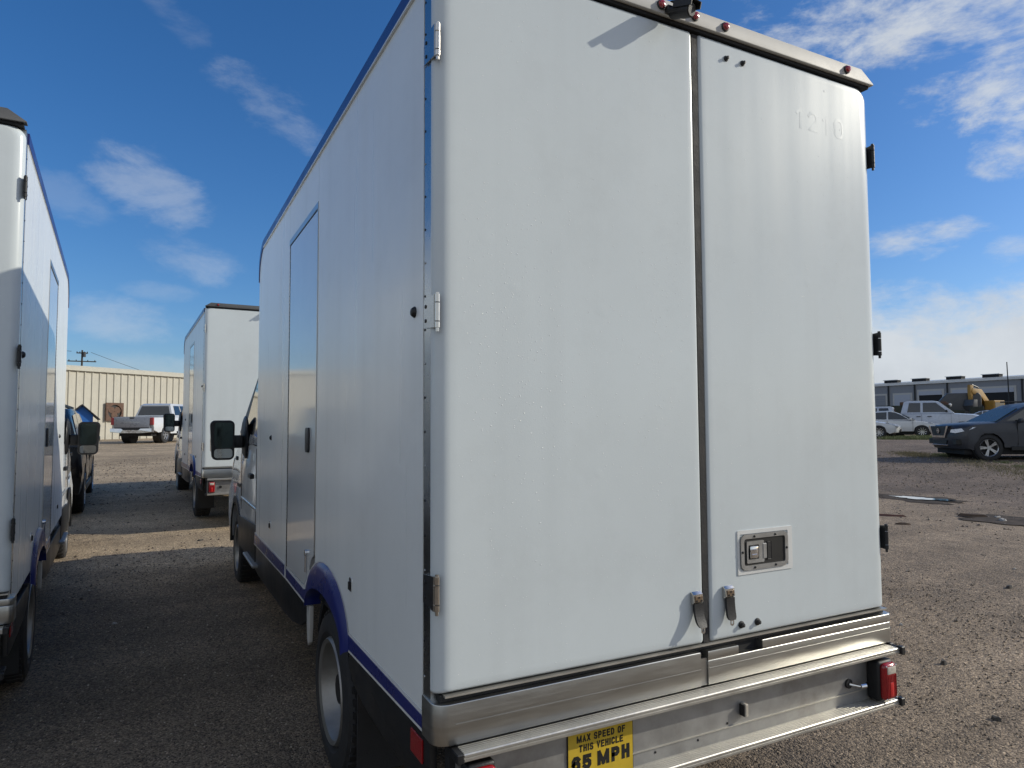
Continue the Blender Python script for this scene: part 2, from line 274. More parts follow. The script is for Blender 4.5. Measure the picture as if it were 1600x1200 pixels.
# ------------------------------------------------------------------ terrain
def gz(x,y):
    d=math.hypot(x-CAM.x,y-CAM.y); return min(.75,.026*max(0,d-6))
def gza(x,y):
    d=np.hypot(x-CAM.x,y-CAM.y); return np.minimum(.75,.026*np.maximum(0,d-6))
def ground_mat():
    m=bpy.data.materials.new('gravel_ground'); m.use_nodes=True; t=m.node_tree; b=t.nodes['Principled BSDF']; k=t.links.new
    tcn=t.nodes.new('ShaderNodeTexCoord'); P=tcn.outputs['Object']
    def N(s,d=5,r=.6,vec=None):
        n=t.nodes.new('ShaderNodeTexNoise'); n.inputs['Scale'].default_value=s; n.inputs['Detail'].default_value=d; n.inputs['Roughness'].default_value=r; k(vec or P,n.inputs['Vector']); return n.outputs['Fac']
    def V(s,feat='F1'):
        n=t.nodes.new('ShaderNodeTexVoronoi'); n.feature=feat; n.inputs['Scale'].default_value=s; k(P,n.inputs['Vector']); return n
    def MR(v,a,b_,c,d):
        n=t.nodes.new('ShaderNodeMapRange'); k(v,n.inputs['Value']); n.inputs['From Min'].default_value=a; n.inputs['From Max'].default_value=b_; n.inputs['To Min'].default_value=c; n.inputs['To Max'].default_value=d; return n.outputs[0]
    def MX(f,a,b_,bt='MIX'):
        n=t.nodes.new('ShaderNodeMix'); n.data_type='RGBA'; n.blend_type=bt
        for s,v in (('Factor',f),('A',a),('B',b_)):
            if isinstance(v,(int,float)): n.inputs[s].default_value=v
            elif isinstance(v,tuple): n.inputs[s].default_value=v
            else: k(v,n.inputs[s])
        return n.outputs['Result']
    v1=V(105); v2=V(42)
    sepc=t.nodes.new('ShaderNodeSeparateColor'); k(v1.outputs['Color'],sepc.inputs[0])
    stone=MX(MR(sepc.outputs[0],0,1,0,1),(.14,.118,.094,1),(.46,.39,.30,1))
    fine=MR(N(160,3,.7),.3,.7,.55,1.35)
    base=MX(1.0,stone,fine,'MULTIPLY')
    patch=MR(N(.35,7,.65),.35,.68,.70,1.14)
    base=MX(1.0,base,patch,'MULTIPLY')
    mpt=t.nodes.new('ShaderNodeMapping'); k(P,mpt.inputs['Vector']); mpt.inputs['Scale'].default_value=(.10,1.5,1); mpt.inputs['Rotation'].default_value=(0,0,-.55)
    base=MX(1.0,base,MR(N(1,5,.6,mpt.outputs[0]),.34,.66,.80,1.14),'MULTIPLY')
    spk=MR(sepc.outputs[1],.93,.97,1,1.7); base=MX(1.0,base,spk,'MULTIPLY'); spd=MR(sepc.outputs[2],.90,.95,1,.45); base=MX(1.0,base,spd,'MULTIPLY')
    mid=MR(N(3.2,6,.7),.3,.7,.8,1.15); base=MX(1.0,base,mid,'MULTIPLY')
    # the older, darker milled surface towards the open yard (x>2), the pale limestone to the left
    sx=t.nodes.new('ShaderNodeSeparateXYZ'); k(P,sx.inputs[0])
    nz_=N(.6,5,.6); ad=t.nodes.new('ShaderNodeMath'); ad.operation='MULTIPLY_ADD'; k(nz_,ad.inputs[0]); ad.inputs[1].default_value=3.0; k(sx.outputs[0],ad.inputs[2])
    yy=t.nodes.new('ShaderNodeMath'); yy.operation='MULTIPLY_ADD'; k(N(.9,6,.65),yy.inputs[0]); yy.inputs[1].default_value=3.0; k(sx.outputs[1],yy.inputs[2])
    right0=MR(ad.outputs[0],2.5,5.5,0,1); lane_shade=MR(yy.outputs[0],6.9,8.3,1,0)
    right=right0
    base=MX(right,MX(lane_shade,MX(1.0,base,(1.80,1.62,1.36,1),'MULTIPLY'),MX(1.0,base,(.78,.71,.64,1),'MULTIPLY')),MX(1.0,base,(1.24,1.10,.96,1),'MULTIPLY'))  # near-left lane coloured darker to deepen the shade between the trucks
    ad2=t.nodes.new('ShaderNodeMath'); ad2.operation='MULTIPLY_ADD'; k(nz_,ad2.inputs[0]); ad2.inputs[1].default_value=5.0; k(sx.outputs[0],ad2.inputs[2])
    asph=MR(ad2.outputs[0],13,15,0,1); lr=MR(sx.outputs[0],30,34,1,0)
    mm=t.nodes.new('ShaderNodeMath'); mm.operation='MULTIPLY'; k(asph,mm.inputs[0]); k(lr,mm.inputs[1])
    base=MX(mm.outputs[0],base,MX(1.0,base,(.62,.62,.68,1),'MULTIPLY'))
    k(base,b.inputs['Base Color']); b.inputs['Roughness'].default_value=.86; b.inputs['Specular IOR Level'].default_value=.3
    b1=t.nodes.new('ShaderNodeBump'); b1.inputs['Strength'].default_value=.9; b1.inputs['Distance'].default_value=.007; k(v1.outputs['Distance'],b1.inputs['Height']); b1.invert=True
    b2=t.nodes.new('ShaderNodeBump'); b2.inputs['Strength'].default_value=.45; b2.inputs['Distance'].default_value=.010; k(v2.outputs['Distance'],b2.inputs['Height']); b2.invert=True; k(b1.outputs[0],b2.inputs['Normal'])
    b3=t.nodes.new('ShaderNodeBump'); b3.inputs['Strength'].default_value=.6; b3.inputs['Distance'].default_value=.08; k(N(2.4,6,.6),b3.inputs['Height']); k(b2.outputs[0],b3.inputs['Normal'])
    k(b3.outputs[0],b.inputs['Normal']); return m
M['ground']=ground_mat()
bm=bmesh.new(); rings=[]
RR=[0.3,1,2,3,4,5,6,7,8,9,10]+list(np.arange(11,36,1.0))+[36,38,42,50,70,100,160,300,700,1500,3000]
NA=96
ctr=bm.verts.new((CAM.x,CAM.y,0))
for r in RR:
    ring=[]
    for i in range(NA):
        a=2*PI*i/NA; x,y=CAM.x+r*math.cos(a),CAM.y+r*math.sin(a)
        u=(math.sin(x*.9+1)*math.sin(y*.7)*.006 if 2.5<r<60 and not(-2.6<x<2.6 and y<16) else 0)
        ring.append(bm.verts.new((x,y,gz(x,y)+u)))
    rings.append(ring)
for i in range(NA): bm.faces.new((ctr,rings[0][i],rings[0][(i+1)%NA]))
for A,B in zip(rings,rings[1:]):
    for i in range(NA): bm.faces.new((A[i],B[i],B[(i+1)%NA],A[(i+1)%NA]))
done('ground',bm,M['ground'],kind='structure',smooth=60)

# loose gravel stones lying on the ground, denser near the camera
def stones(name,n,r0,r1,a0,a1,s0,s1,m,seed):
    rg=np.random.default_rng(seed)
    r=np.sqrt(rg.uniform(0,1,n)*(r1**2-r0**2)+r0**2); a=rg.uniform(a0,a1,n)
    x=CAM.x+r*np.cos(a); y=CAM.y+r*np.sin(a); z=gza(x,y)
    s=rg.uniform(0,1,n)**2.5*(s1-s0)+s0; s=s*(.7+r/14)
    base=np.array([[1,0,0],[0,1,0],[-1,0,0],[0,-1,0],[0,0,.75],[0,0,-.4]],float)
    P=base[None]*(1+rg.uniform(-.35,.35,(n,6,1)))*s[:,None,None]
    th=rg.uniform(0,2*PI,n); c,sn=np.cos(th)[:,None],np.sin(th)[:,None]
    X=P[:,:,0]*c-P[:,:,1]*sn+x[:,None]; Y=P[:,:,0]*sn+P[:,:,1]*c+y[:,None]; Z=P[:,:,2]+z[:,None]+s[:,None]*.1
    co_=np.stack([X,Y,Z],2).reshape(-1,3)
    F=np.array([[0,1,4],[1,2,4],[2,3,4],[3,0,4],[1,0,5],[2,1,5],[3,2,5],[0,3,5]])
    f=(F[None]+6*np.arange(n)[:,None,None]).reshape(-1,3)
    me=bpy.data.meshes.new(name); me.vertices.add(len(co_)); me.vertices.foreach_set('co',co_.ravel())
    me.loops.add(f.size); me.loops.foreach_set('vertex_index',f.ravel().astype(np.int32))
    me.polygons.add(len(f)); me.polygons.foreach_set('loop_start',np.arange(0,f.size,3,dtype=np.int32)); me.polygons.foreach_set('loop_total',np.full(len(f),3,np.int32))
    me.update(); me.validate(); me.materials.append(m); return me
def stone_mat():
    m=bpy.data.materials.new('loose_stone'); m.use_nodes=True; t=m.node_tree; b=t.nodes['Principled BSDF']; k=t.links.new
    tcn=t.nodes.new('ShaderNodeTexCoord'); v=t.nodes.new('ShaderNodeTexVoronoi'); v.inputs['Scale'].default_value=45; k(tcn.outputs['Object'],v.inputs['Vector'])
    s=t.nodes.new('ShaderNodeSeparateColor'); k(v.outputs['Color'],s.inputs[0]); r=t.nodes.new('ShaderNodeValToRGB'); k(s.outputs[0],r.inputs[0])
    r.color_ramp.elements[0].color=(.05,.042,.036,1); r.color_ramp.elements[1].color=(.50,.44,.36,1); e=r.color_ramp.elements.new(.75); e.color=(.24,.19,.14,1)
    k(r.outputs[0],b.inputs['Base Color']); b.inputs['Roughness'].default_value=.85; return m
M['stone']=stone_mat()
fw=math.atan2(cw.y,cw.x)
link('gravel',stones('gravel',52000,1.6,9.5,fw-.95,fw+.95,.0025,.0095,M['stone'],1),kind='stuff',label='small loose gravel stones scattered over the yard',category='gravel')
link('gravel',stones('gravel',16000,9.5,26,fw-.8,fw+.8,.005,.014,M['stone'],2),kind='stuff',label='sparser pale gravel stones lying farther out in the yard',category='gravel')

link('gravel',stones('gravel',420,2.5,18,fw-.85,fw+.85,.009,.020,M['stone'],3),kind='stuff',label='scattered larger pebbles among the gravel of the yard',category='gravel')
# puddle and damp patch
def blob(name,cx,cy,rx,ry,rot,m,seed,**p):
    rg=random.Random(seed); bm=bmesh.new(); vs=[]
    n=120; ph=[rg.uniform(0,6.28) for _ in range(5)]
    for i in range(n):
        t=2*PI*i/n; q=1+.14*math.sin(2*t+ph[0])+.12*math.sin(3*t+ph[1])+.09*math.sin(5*t+ph[2])+.09*math.sin(9*t+ph[3])+.06*math.sin(17*t+ph[4])
        x,y=rx*q*math.cos(t),ry*q*math.sin(t); X=cx+x*math.cos(rot)-y*math.sin(rot); Y=cy+x*math.sin(rot)+y*math.cos(rot)
        vs.append(bm.verts.new((X,Y,(gz(cx,cy)+.014) if m is M['water'] else gz(X,Y)+.010)))
    bm.faces.new(vs); return done(name,bm,m,smooth=0,**p)
M['water']=mat('puddle_water',(.03,.028,.025),.03,var=.2,coat=1,spec=1)
M['damp']=mat('damp_mud',(.085,.068,.054),.9,var=.45,vscale=7,bump=.8,bscale=60,spec=.1)
blob('damp_ground',11.45,5.75,.40,.80,.15,M['damp'],3,kind='structure')
w_=blob('puddle',11.5,5.72,.20,.46,.12,M['water'],5,kind='structure'); w_.location.z=.006
blob('damp_ground',10.35,3.55,.35,.95,.2,M['damp'],8,kind='structure')

# ------------------------------------------------------------------ wheels
def wheel(parent,c,R=.36,w=.225,rr=.235,side=-1,style='steel',spokes=5,rimmat=None,nm='wheel'):
    """wheel part with tyre, rim sub-parts. side -1 => outer face to -x"""
    cx,cy,cz=c; s=side; hw=w/2
    bm=bmesh.new()
    prof=[(rr,-hw*.75),(rr+.03,-hw*.98),(R-.06,-hw),(R-.018,-hw*.9),(R,-hw*.7),(R,hw*.7),(R-.018,hw*.9),(R-.06,hw),(rr+.03,hw*.98),(rr,hw*.75)]
    lathe(bm,prof,(cx,cy,cz),'x',40,cap=False)
    for i in range(44):
        a=2*PI*i/44
        for q in (-.5,.5):
            p=Vector((cx+q*hw*.9,cy+(R+.001)*math.cos(a+q*.07),cz+(R+.001)*math.sin(a+q*.07)))
            r_=bmesh.ops.create_cube(bm,size=1); rot=Matrix.Rotation(a,3,'X')
            for v in r_['verts']: v.co=p+rot@Vector((v.co.x*hw*.72,v.co.y*.012,v.co.z*.028))
    t=done(nm,bm,M['rubber'],parent)
    if style=='steel':
        bm=bmesh.new(); lathe(bm,[(rr+.006,s*hw*.82),(rr-.004,s*hw*.98),(rr-.022,s*hw*.9),(rr-.045,s*hw*.35),(rr-.06,s*hw*.1),(.12,s*hw*.05),(.105,s*hw*.45),(.07,s*hw*.5),(.0001,s*hw*.5)],(cx,cy,cz),'x',36,cap=False)
        done('rim',bm,rimmat or M['rimsteel'],t)
        bm=bmesh.new()
        for i in range(8):
            a=2*PI*i/8; cyl(bm,(cx,cy+.15*math.cos(a),cz+.15*math.sin(a)),'x',.018,s*hw*.06,s*hw*.16,8)
        cyl(bm,(cx,cy,cz),'x',.066,s*hw*.4,s*hw*.6,16); done('hub_cap',bm,M['black'],t)
    else:
        bm=bmesh.new(); lathe(bm,[(rr+.004,s*hw*.8),(rr-.006,s*hw),(rr-.02,s*hw*.85),(rr-.03,-s*hw*.3)],(cx,cy,cz),'x',30,cap=False)
        for i in range(spokes):
            a=2*PI*i/spokes
            for off in ((-.07,.07) if spokes<=6 else (0,)):
                d=Vector((0,math.cos(a+off*1.6),math.sin(a+off*1.6))); tn=Vector((0,-d.z,d.y)); d0=Vector((0,math.cos(a),math.sin(a)))
                C0=Vector((cx+s*hw*.8,cy,cz)); p0=C0+d0*.05+tn*off*.15; p1=C0+d*(rr-.01)+Vector((s*hw*.1,0,0))
                for wd in (.016,):
                    q=[p0-tn*wd,p0+tn*wd,p1+tn*wd*1.2,p1-tn*wd*1.2]; lo=[bm.verts.new(v) for v in q]; hi=[bm.verts.new(v-Vector((s*.02,0,0))) for v in q]
                    bm.faces.new(lo); bm.faces.new(hi[::-1])
                    for j in range(4): bm.faces.new((lo[j],hi[j],hi[(j+1)%4],lo[(j+1)%4]))
        cyl(bm,(cx,cy,cz),'x',.055,s*hw*.45,s*hw*.85,14); done('rim',bm,rimmat or M['rim'],t)
        bm=bmesh.new(); cyl(bm,(cx,cy,cz),'x',rr-.02,-hw*.3,hw*.3,24); done('brake_disc',bm,M['dark'],t)
    return t

# ------------------------------------------------------------------ vehicle body helper (thing-local: +y forward, origin under the centre)
def arc(yc,zc,r,a0,a1,n=10): return [(yc+r*math.cos(math.radians(a0+(a1-a0)*i/n)),zc+r*math.sin(math.radians(a0+(a1-a0)*i/n))) for i in range(n+1)]
def hull(bm,outline,hw,y0,y1,nose=.18,crown=.06,zmid=.7,S=(-1,-.985,-.93,-.8,-.5,0,.5,.8,.93,.985,1),xo=0,low=.05,tail=None):
    tail=nose*.6 if tail is None else tail; R=[]
    for s in S:
        a=abs(s); ring=[]
        for (y,z) in outline:
            fn=max(0,min(1,(y-(y1-1.1))/1.1)); ft=max(0,min(1,((y0+.9)-y)/.9))
            yy=y-(a**4)*nose*fn*fn+(a**4)*tail*ft*ft
            top=max(0,min(1,(z-zmid)/.25)); zz=z-(a**6)*crown*top
            ins=low*max(0,min(1,(.55-z)/.3))+ .03*top
            ed=.025 if a==1 else 0
            ring.append(bm.verts.new((xo+s*hw*(1-ins/hw*(1 if a>.9 else 0)),yy-(ed if y>y1-.3 else 0)+(ed if y<y0+.3 else 0),zz-(ed if top>0 else 0))))
        R.append(ring)
    n=len(outline)
    for A,B in zip(R,R[1:]):
        for i in range(n): bm.faces.new((A[i],A[(i+1)%n],B[(i+1)%n],B[i]))
    bm.faces.new(R[0]); bm.faces.new(R[-1][::-1])
def ghouse(bm,outline,hwb,hwt,zb,zt,xo=0,S=(-1,-.96,-.8,0,.8,.96,1)):
    R=[]
    for s in S:
        ring=[]
        for (y,z) in outline:
            f=max(0,min(1,(z-zb)/(zt-zb))); e=.03*(abs(s)==1)*f; ring.append(bm.verts.new((xo+s*(hwb+(hwt-hwb)*f),y,z-e-.02*(abs(s)**4)*f)))
        R.append(ring)
    n=len(outline)
    for A,B in zip(R,R[1:]):
        for i in range(n): bm.faces.new((A[i],A[(i+1)%n],B[(i+1)%n],B[i]))
    bm.faces.new(R[0]); bm.faces.new(R[-1][::-1])
def sidewin(parent,pts,hwb,hwt,zb,zt,xo=0,nm='side_window',m=None,th=.012,sides=(-1,1),off=.004):
    for s in sides:
        bm=bmesh.new()
        P=[Vector((xo+s*(hwb+(hwt-hwb)*(z-zb)/(zt-zb)+off),y,z)) for y,z in pts]
        lo=[bm.verts.new(p-Vector((s*(th+.03),0,0))) for p in P]; hi=[bm.verts.new(p+Vector((s*.002,0,0))) for p in P]; k=len(P)
        bm.faces.new(lo); bm.faces.new(hi[::-1])
        for i in range(k): bm.faces.new((lo[i],lo[(i+1)%k],hi[(i+1)%k],hi[i]))
        done(nm,bm,m or M['glass'],parent)
def quadwin(parent,P,nm,m,th=.03,lift=.006):
    bm=bmesh.new(); ps=[Vector(p) for p in P]; n=(ps[1]-ps[0]).cross(ps[2]-ps[1]).normalized()
    if n.z<0: n=-n
    lo=[bm.verts.new(p-n*th) for p in ps]; hi=[bm.verts.new(p+n*lift) for p in ps]; k=len(ps)
    bm.faces.new(lo); bm.faces.new(hi[::-1])
    for i in range(k): bm.faces.new((lo[i],lo[(i+1)%k],hi[(i+1)%k],hi[i]))
    return done(nm,bm,m,parent)
def B(parent,nm,m,*a,bev=0,seg=1,**k):
    bm=bmesh.new(); box(bm,*a,bev,seg); return done(nm,bm,m,parent,**k)
def PR(parent,nm,m,pts,axis,c0,c1,bev=0,**k):
    bm=bmesh.new(); prism(bm,pts,axis,c0,c1,bev); return done(nm,bm,m,parent,**k)

# ------------------------------------------------------------------ the box truck
O=Vector((1.025,3.0,0)); WB=2.05
def make_truck():
    root=thing('box_truck','x','box truck',tuple(O))
    def T(nm,bm,m,par=None,**k):
        return done(nm,bm,m,par or root,loc=tuple(-O) if par is None else (0,0,0),**k)
    def bx(nm,m,*a,par=None,bev=0,seg=1,**k):
        bm=bmesh.new(); box(bm,*a,bev,seg); return T(nm,bm,m,par,**k)
    def pr(nm,m,pts,axis,c0,c1,par=None,bev=0,**k):
        bm=bmesh.new(); prism(bm,pts,axis,c0,c1,bev); return T(nm,bm,m,par,**k)
    # wheel arch outline used by panel and flare
    wy,wz=1.445,.36
    def archpt(ry,rz,zc,a): return (wy+ry*math.cos(math.radians(a)),zc+rz*math.sin(math.radians(a)))
    outer=[archpt(.455,.275,.678,a) for a in range(0,181,12)]
    inner=[archpt(.395,.15,.672,a) for a in range(0,181,12)]
    # side walls (near side split in three sheets as the seams show)
    TOP=3.035; BOT=.753
    fr=[(3.80+.24*math.sin(math.radians(a)),2.795+.24*math.cos(math.radians(a))) for a in range(0,91,10)]
    for s,x0,x1,nm in ((0,0.0,.035,'near'),(1,2.015,2.05,'far')):
        rear_p=[(.105,TOP),(1.701,TOP),(1.701,.80)]+[(y,z+.012) for y,z in reversed(outer) if z+.012>BOT+.03 and y<1.701]
        # rear sheet: down to wheel arch
        ap=[(y,z) for y,z in outer if z>BOT+.005]
        pts=[(.105,BOT),(.105,TOP),(1.701,TOP),(1.701,max(z for y,z in outer if abs(y-1.7)<.12))]+[(y,z) for y,z in reversed(ap) if y<1.69]+[(min(y for y,z in ap)+.0-.02 if False else 1.0,BOT)]
        yy=sorted([p for p in ap if p[0]<1.69],key=lambda p:-p[0])
        pts=[(.105,BOT),(.105,TOP),(1.701,TOP),(1.701,yy[0][1]-.02)]+yy+[(wy-.455*math.cos(math.asin((BOT-.678)/.275)),BOT)]
        pr('side_panel',M['side'],pts,'x',x0,x1)
        pr('side_panel',M['side'],[(2.583,BOT),(2.583,TOP),(3.80,TOP)]+fr[1:]+[(4.04,BOT-.01)],'x',x0,x1)
        pr('header_panel',M['side'],[(1.705,2.792),(2.579,2.792),(2.579,TOP),(1.705,TOP)],'x',x0,x1)
        # blue band along the roof edge, following the rounded front corner
        fo=[(3.80+.30*math.sin(math.radians(a)),2.795+.30*math.cos(math.radians(a))) for a in range(0,91,10)]
        fi=[(3.80+.243*math.sin(math.radians(a)),2.795+.243*math.cos(math.radians(a))) for a in range(0,91,10)]
        xx=(-.006,.05) if s==0 else (2.0,2.056)
        fo2=[(min(y,4.06),z) for y,z in fo]
        pr('roof_band',M['blue'],[(.104,TOP+.003),(.104,3.095)]+fo2+fi[::-1],'x',*xx)
        bm=bmesh.new(); box(bm,xx[0]-.003,xx[0]+.006 if s==0 else xx[1]+.003,.104,3.8,TOP-.006,TOP+.002) if s==0 else box(bm,2.04,2.052,.104,3.8,TOP-.006,TOP+.002); T('band_trim',bm,M['white'])
    # structural floor/inner box so nothing is see-through
    pr('roof',M['roof'],[(.02,3.03),(.02,3.10)]+[(3.80+.29*math.sin(math.radians(a)),2.795+.29*math.cos(math.radians(a))) for a in range(0,91,10)]+[(4.03,.78),(3.95,.78),(3.95,2.98)],'x',.036,2.014)
    bm=bmesh.new(); box(bm,.05,2.0,.06,3.95,.70,.78); T('floor',bm,M['dark'])
    # crowned roof
    bm=bmesh.new(); prism(bm,[(.01,3.095),(.10,3.135),(.5,3.155),(1.55,3.155),(1.95,3.135),(2.04,3.095)],'y',.0,3.86); T('roof_crown',bm,M['roof'])
    # rear roof cap with chamfered ends
    pr('rear_cap',M['cap'],[(.0,3.112),(.075,3.160),(1.975,3.160),(2.054,3.110),(2.054,3.104),(.0,3.104)],'y',-.022,.03,bev=.003)
    bx('drip_rail',M['dark'],.01,2.04,-.006,.06,3.091,3.1035)
    for x in (.165,.86,1.02,1.172,1.875):
        bm=bmesh.new(); lathe(bm,[(.0145,0),(.0145,-.006),(.011,-.014),(.0001,-.017)],(x,-.0225,3.133),'y',16); l=T('marker_light',bm,M['red'])
        bm=bmesh.new(); lathe(bm,[(.018,0),(.018,-.004),(.0146,-.006)],(x,-.0223,3.133),'y',16); T('bezel',bm,M['black'],l)
    # reversing camera
    bm=bmesh.new(); box(bm,.875,.925,-.045,-.023,3.106,3.130,.004)
    tube(bm,(.885,-.035,3.112),(.905,-.085,3.095),.011,8); tube(bm,(.91,-.035,3.110),(.925,-.08,3.085),.011,8)
    cam=T('reversing_camera',bm,M['black'])
    bm=bmesh.new(); lathe(bm,[(.030,-.065),(.036,-.06),(.037,-.015),(.034,.0),(.034,.05),(.028,.062),(.0001,.064)],(0,0,0),'y',18)
    bmesh.ops.transform(bm,matrix=Matrix.Translation((.915,-.070,3.098))@Matrix.Rotation(math.radians(18),4,'X')@Matrix.Rotation(math.radians(14),4,'Z')@Matrix.Scale(.7,4),verts=bm.verts); T('camera_housing',bm,M['black'],cam)
    bm=bmesh.new(); box(bm,-.042,.042,-.085,.055,.040,.046,.003); box(bm,-.042,-.036,-.085,.03,.010,.042); box(bm,.036,.042,-.085,.03,.010,.042)
    bmesh.ops.transform(bm,matrix=Matrix.Translation((.915,-.070,3.098))@Matrix.Rotation(math.radians(18),4,'X')@Matrix.Rotation(math.radians(14),4,'Z')@Matrix.Scale(.7,4),verts=bm.verts); T('sun_visor',bm,M['black'],cam)
    bm=bmesh.new(); box(bm,-.020,.020,-.03,.0,.0465,.0475)
    bmesh.ops.transform(bm,matrix=Matrix.Translation((.915,-.070,3.098))@Matrix.Rotation(math.radians(18),4,'X')@Matrix.Rotation(math.radians(14),4,'Z')@Matrix.Scale(.7,4),verts=bm.verts); T('white_label',bm,M['white'],cam)
    # corner posts with rivets
    for s in (0,1):
        X=(0.0015,.03) if s==0 else (2.02,2.0485)
        bx('corner_post',M['post'],X[0],X[1],.050,.1035,.802,3.09) if False else None
        bm=bmesh.new(); box(bm,X[0],X[1],.0405,.1035,.74,3.09); p=T('corner_post',bm,M['post'])
        xe=0.0015 if s==0 else 2.0485; sg=-1 if s==0 else 1
        for i in range(21):
            bm=bmesh.new(); lathe(bm,[(.0042,0),(.0036,sg*.0018),(.0001,sg*.0028)],(xe,.093,.86+i*.105),'x',8); T('rivet',bm,M['black'] if i%3 else M['post'],p)
    # rear doors
    def door(x0,x1,hinge_left,nm='rear_door'):
        z0,z1=.829,3.090; n=6; out=[]
        rh,ro=.055,.012
        for cx,cz,a,r in ((x1,z1,0,ro if hinge_left else rh),(x0,z1,90,rh if hinge_left else ro),(x0,z0,180,.012),(x1,z0,270,.012)):
            sx=-1 if cx==x1 else 1; sz=-1 if cz==z1 else 1
            for i in range(n+1):
                t=math.radians(a+90*i/n); out.append((cx+sx*r+r*math.cos(t),cz+sz*r+r*math.sin(t)))
        bm=bmesh.new(); rings=[]
        hx=x0 if hinge_left else x1
        steps=[('back',)]+[i/6 for i in range(7)]
        for st in steps:
            ring=[]
            for (x,z) in out:
                h=abs(x-hx)<.06; rx=.05 if h else .014
                sgx=1 if x<(x0+x1)/2 else -1; nearx=min(abs(x-x0),abs(x-x1))<.06; nearz=min(abs(z-z0),abs(z-z1))<.06; sgz=1 if z<(z0+z1)/2 else -1
                if st==('back',): X,Y,Z=x,.040,z
                else:
                    th=st*PI/2; c=1-math.cos(th); X=x+(sgx*rx*c if nearx else 0); Z=z+(sgz*.014*c if nearz else 0); Y=.038*(1-math.sin(th))
                    if not h: Y=.014*(1-math.sin(th))
                ring.append(bm.verts.new((X,Y,Z)))
            rings.append(ring)
        m=len(out)
        for A,Bq in zip(rings,rings[1:]):
            for i in range(m): bm.faces.new((A[i],A[(i+1)%m],Bq[(i+1)%m],Bq[i]))
        bm.faces.new(rings[0][::-1]); 
        cx_,cz_=(x0+x1)/2,(z0+z1)/2
        inn=[bm.verts.new((v.co.x+(.02 if v.co.x<cx_ else -.02),v.co.y,v.co.z+(.02 if v.co.z<cz_ else -.02))) for v in rings[-1]]
        for i in range(m): bm.faces.new((rings[-1][i],rings[-1][(i+1)%m],inn[(i+1)%m],inn[i]))
        bm.faces.new(inn)
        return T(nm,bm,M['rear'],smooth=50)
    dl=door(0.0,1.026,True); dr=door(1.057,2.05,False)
    bx('centre_seal',M['rubber'],1.0275,1.0555,.006,.041,.83,3.085)
    bx('rear_frame',M['dark'],.03,2.02,.042,.10,.79,3.085)
    # dents and droplets on doors
    def drops(x0,x1,z0,z1,n,seed,par):
        rg=random.Random(seed); bm=bmesh.new()
        cols=[rg.uniform(x0,x1) for _ in range(24)]
        for i in range(n):
            if rg.random()<.45: x=rg.gauss(rg.choice(cols),.02)
            else: x=rg.uniform(x0,x1)
            z=rg.uniform(z0,z1) if rg.random()<.6 else rg.gauss((z0+z1)/2-.05,.28)
            if not(x0<x<x1 and z0<z<z1): continue
            r=.0007+.0012*rg.random()**3
            a=[bm.verts.new((x+r*math.cos(t),-.0002,z+r*1.2*math.sin(t))) for t in (0,1.047,2.094,3.142,4.189,5.236)]
            b_=[bm.verts.new((x+.55*r*math.cos(t),-.0002-r*.35,z-.1*r+r*.6*math.sin(t))) for t in (0,1.047,2.094,3.142,4.189,5.236)]
            for j in range(6): bm.faces.new((a[j],a[(j+1)%6],b_[(j+1)%6],b_[j]))
            bm.faces.new(b_)
        T('water_drops',bm,M['drop'],par,smooth=60,kind='stuff')
    drops(.07,1.0,.85,3.04,2400,4,dl); drops(1.08,1.99,.85,3.04,1500,6,dr)
    # dents: shallow raised/sunk discs
    for (x,z,r,par) in ((.27,2.05,.022,dl),(.60,2.0,.026,dl),(.17,2.20,.03,dl),(.50,1.42,.03,dl),(.58,1.45,.02,dl),(1.62,2.19,.02,dr)):
        bm=bmesh.new(); lathe(bm,[(r,-.00003),(r*.8,-.00008),(r*.5,-.00018),(.0001,-.00024)],(x,0,z),'y',20); T('dent',bm,M['rear'],par)
    # hinges
    for s in (0,1):
        xe=.005 if s==0 else 2.056; sg=-1 if s==0 else 1
        for zc in (2.79,1.956,1.124):
            bm=bmesh.new(); yb=(-.002 if s==0 else -.004); hh=.050
            for (a,b_) in ((-hh,-.033),(-.030,.024),(.027,hh)): cyl(bm,(xe,yb,zc),'z',.0085,a,b_,14)
            cyl(bm,(xe,yb,zc),'z',.0055,-.062,-.05,10); cyl(bm,(xe,yb,zc),'z',.006,.05,.056,10)
            h=T('hinge',bm,M['hinge'] if s==0 else M['black'])
            bm=bmesh.new(); xa,xb=(-.006,-.0005) if s==0 else (2.0505,2.056)
            prism(bm,[(.0,zc-hh),(.0,zc+hh),(.085,zc+hh-.008),(.085,zc-hh+.008)],'x',xa,xb); T('leaf',bm,M['post'] if s==0 else M['black'],h)
            for zz in (zc-.022,zc+.022):
                bm=bmesh.new(); lathe(bm,[(.006,0),(.006,sg*.002),(.0001,sg*.0035)],(xa if s==0 else xb,.068,zz),'x',8); T('screw',bm,M['black'],h)
    # latches on doors: bracket + rubber strap + tab
    for x,z,curl in ((.985,.997,.030),(1.137,1.000,.012)):
        bm=bmesh.new(); prism(bm,[(0,z-.020),(0,z+.020),(-.008,z+.023),(-.017,z+.014),(-.020,z-.012),(-.014,z-.020)],'x',x-.022,x+.022,.002); br=T('door_latch',bm,M['hinge'])
        bm=bmesh.new(); box(bm,x-.017,x+.017,-.0225,-.019,z-.012,z+.009,.001); T('face_plate',bm,M['tan'],br)
        bm=bmesh.new()
        for dx,dz in ((0,.004),(-.010,-.007),(.010,-.007)): cyl(bm,(x+dx,0,z+dz),'y',.0035,-.024,-.0226,8)
        T('screw',bm,M['black'],br)
        bm=bmesh.new(); N=8; L_=.088
        prev=None
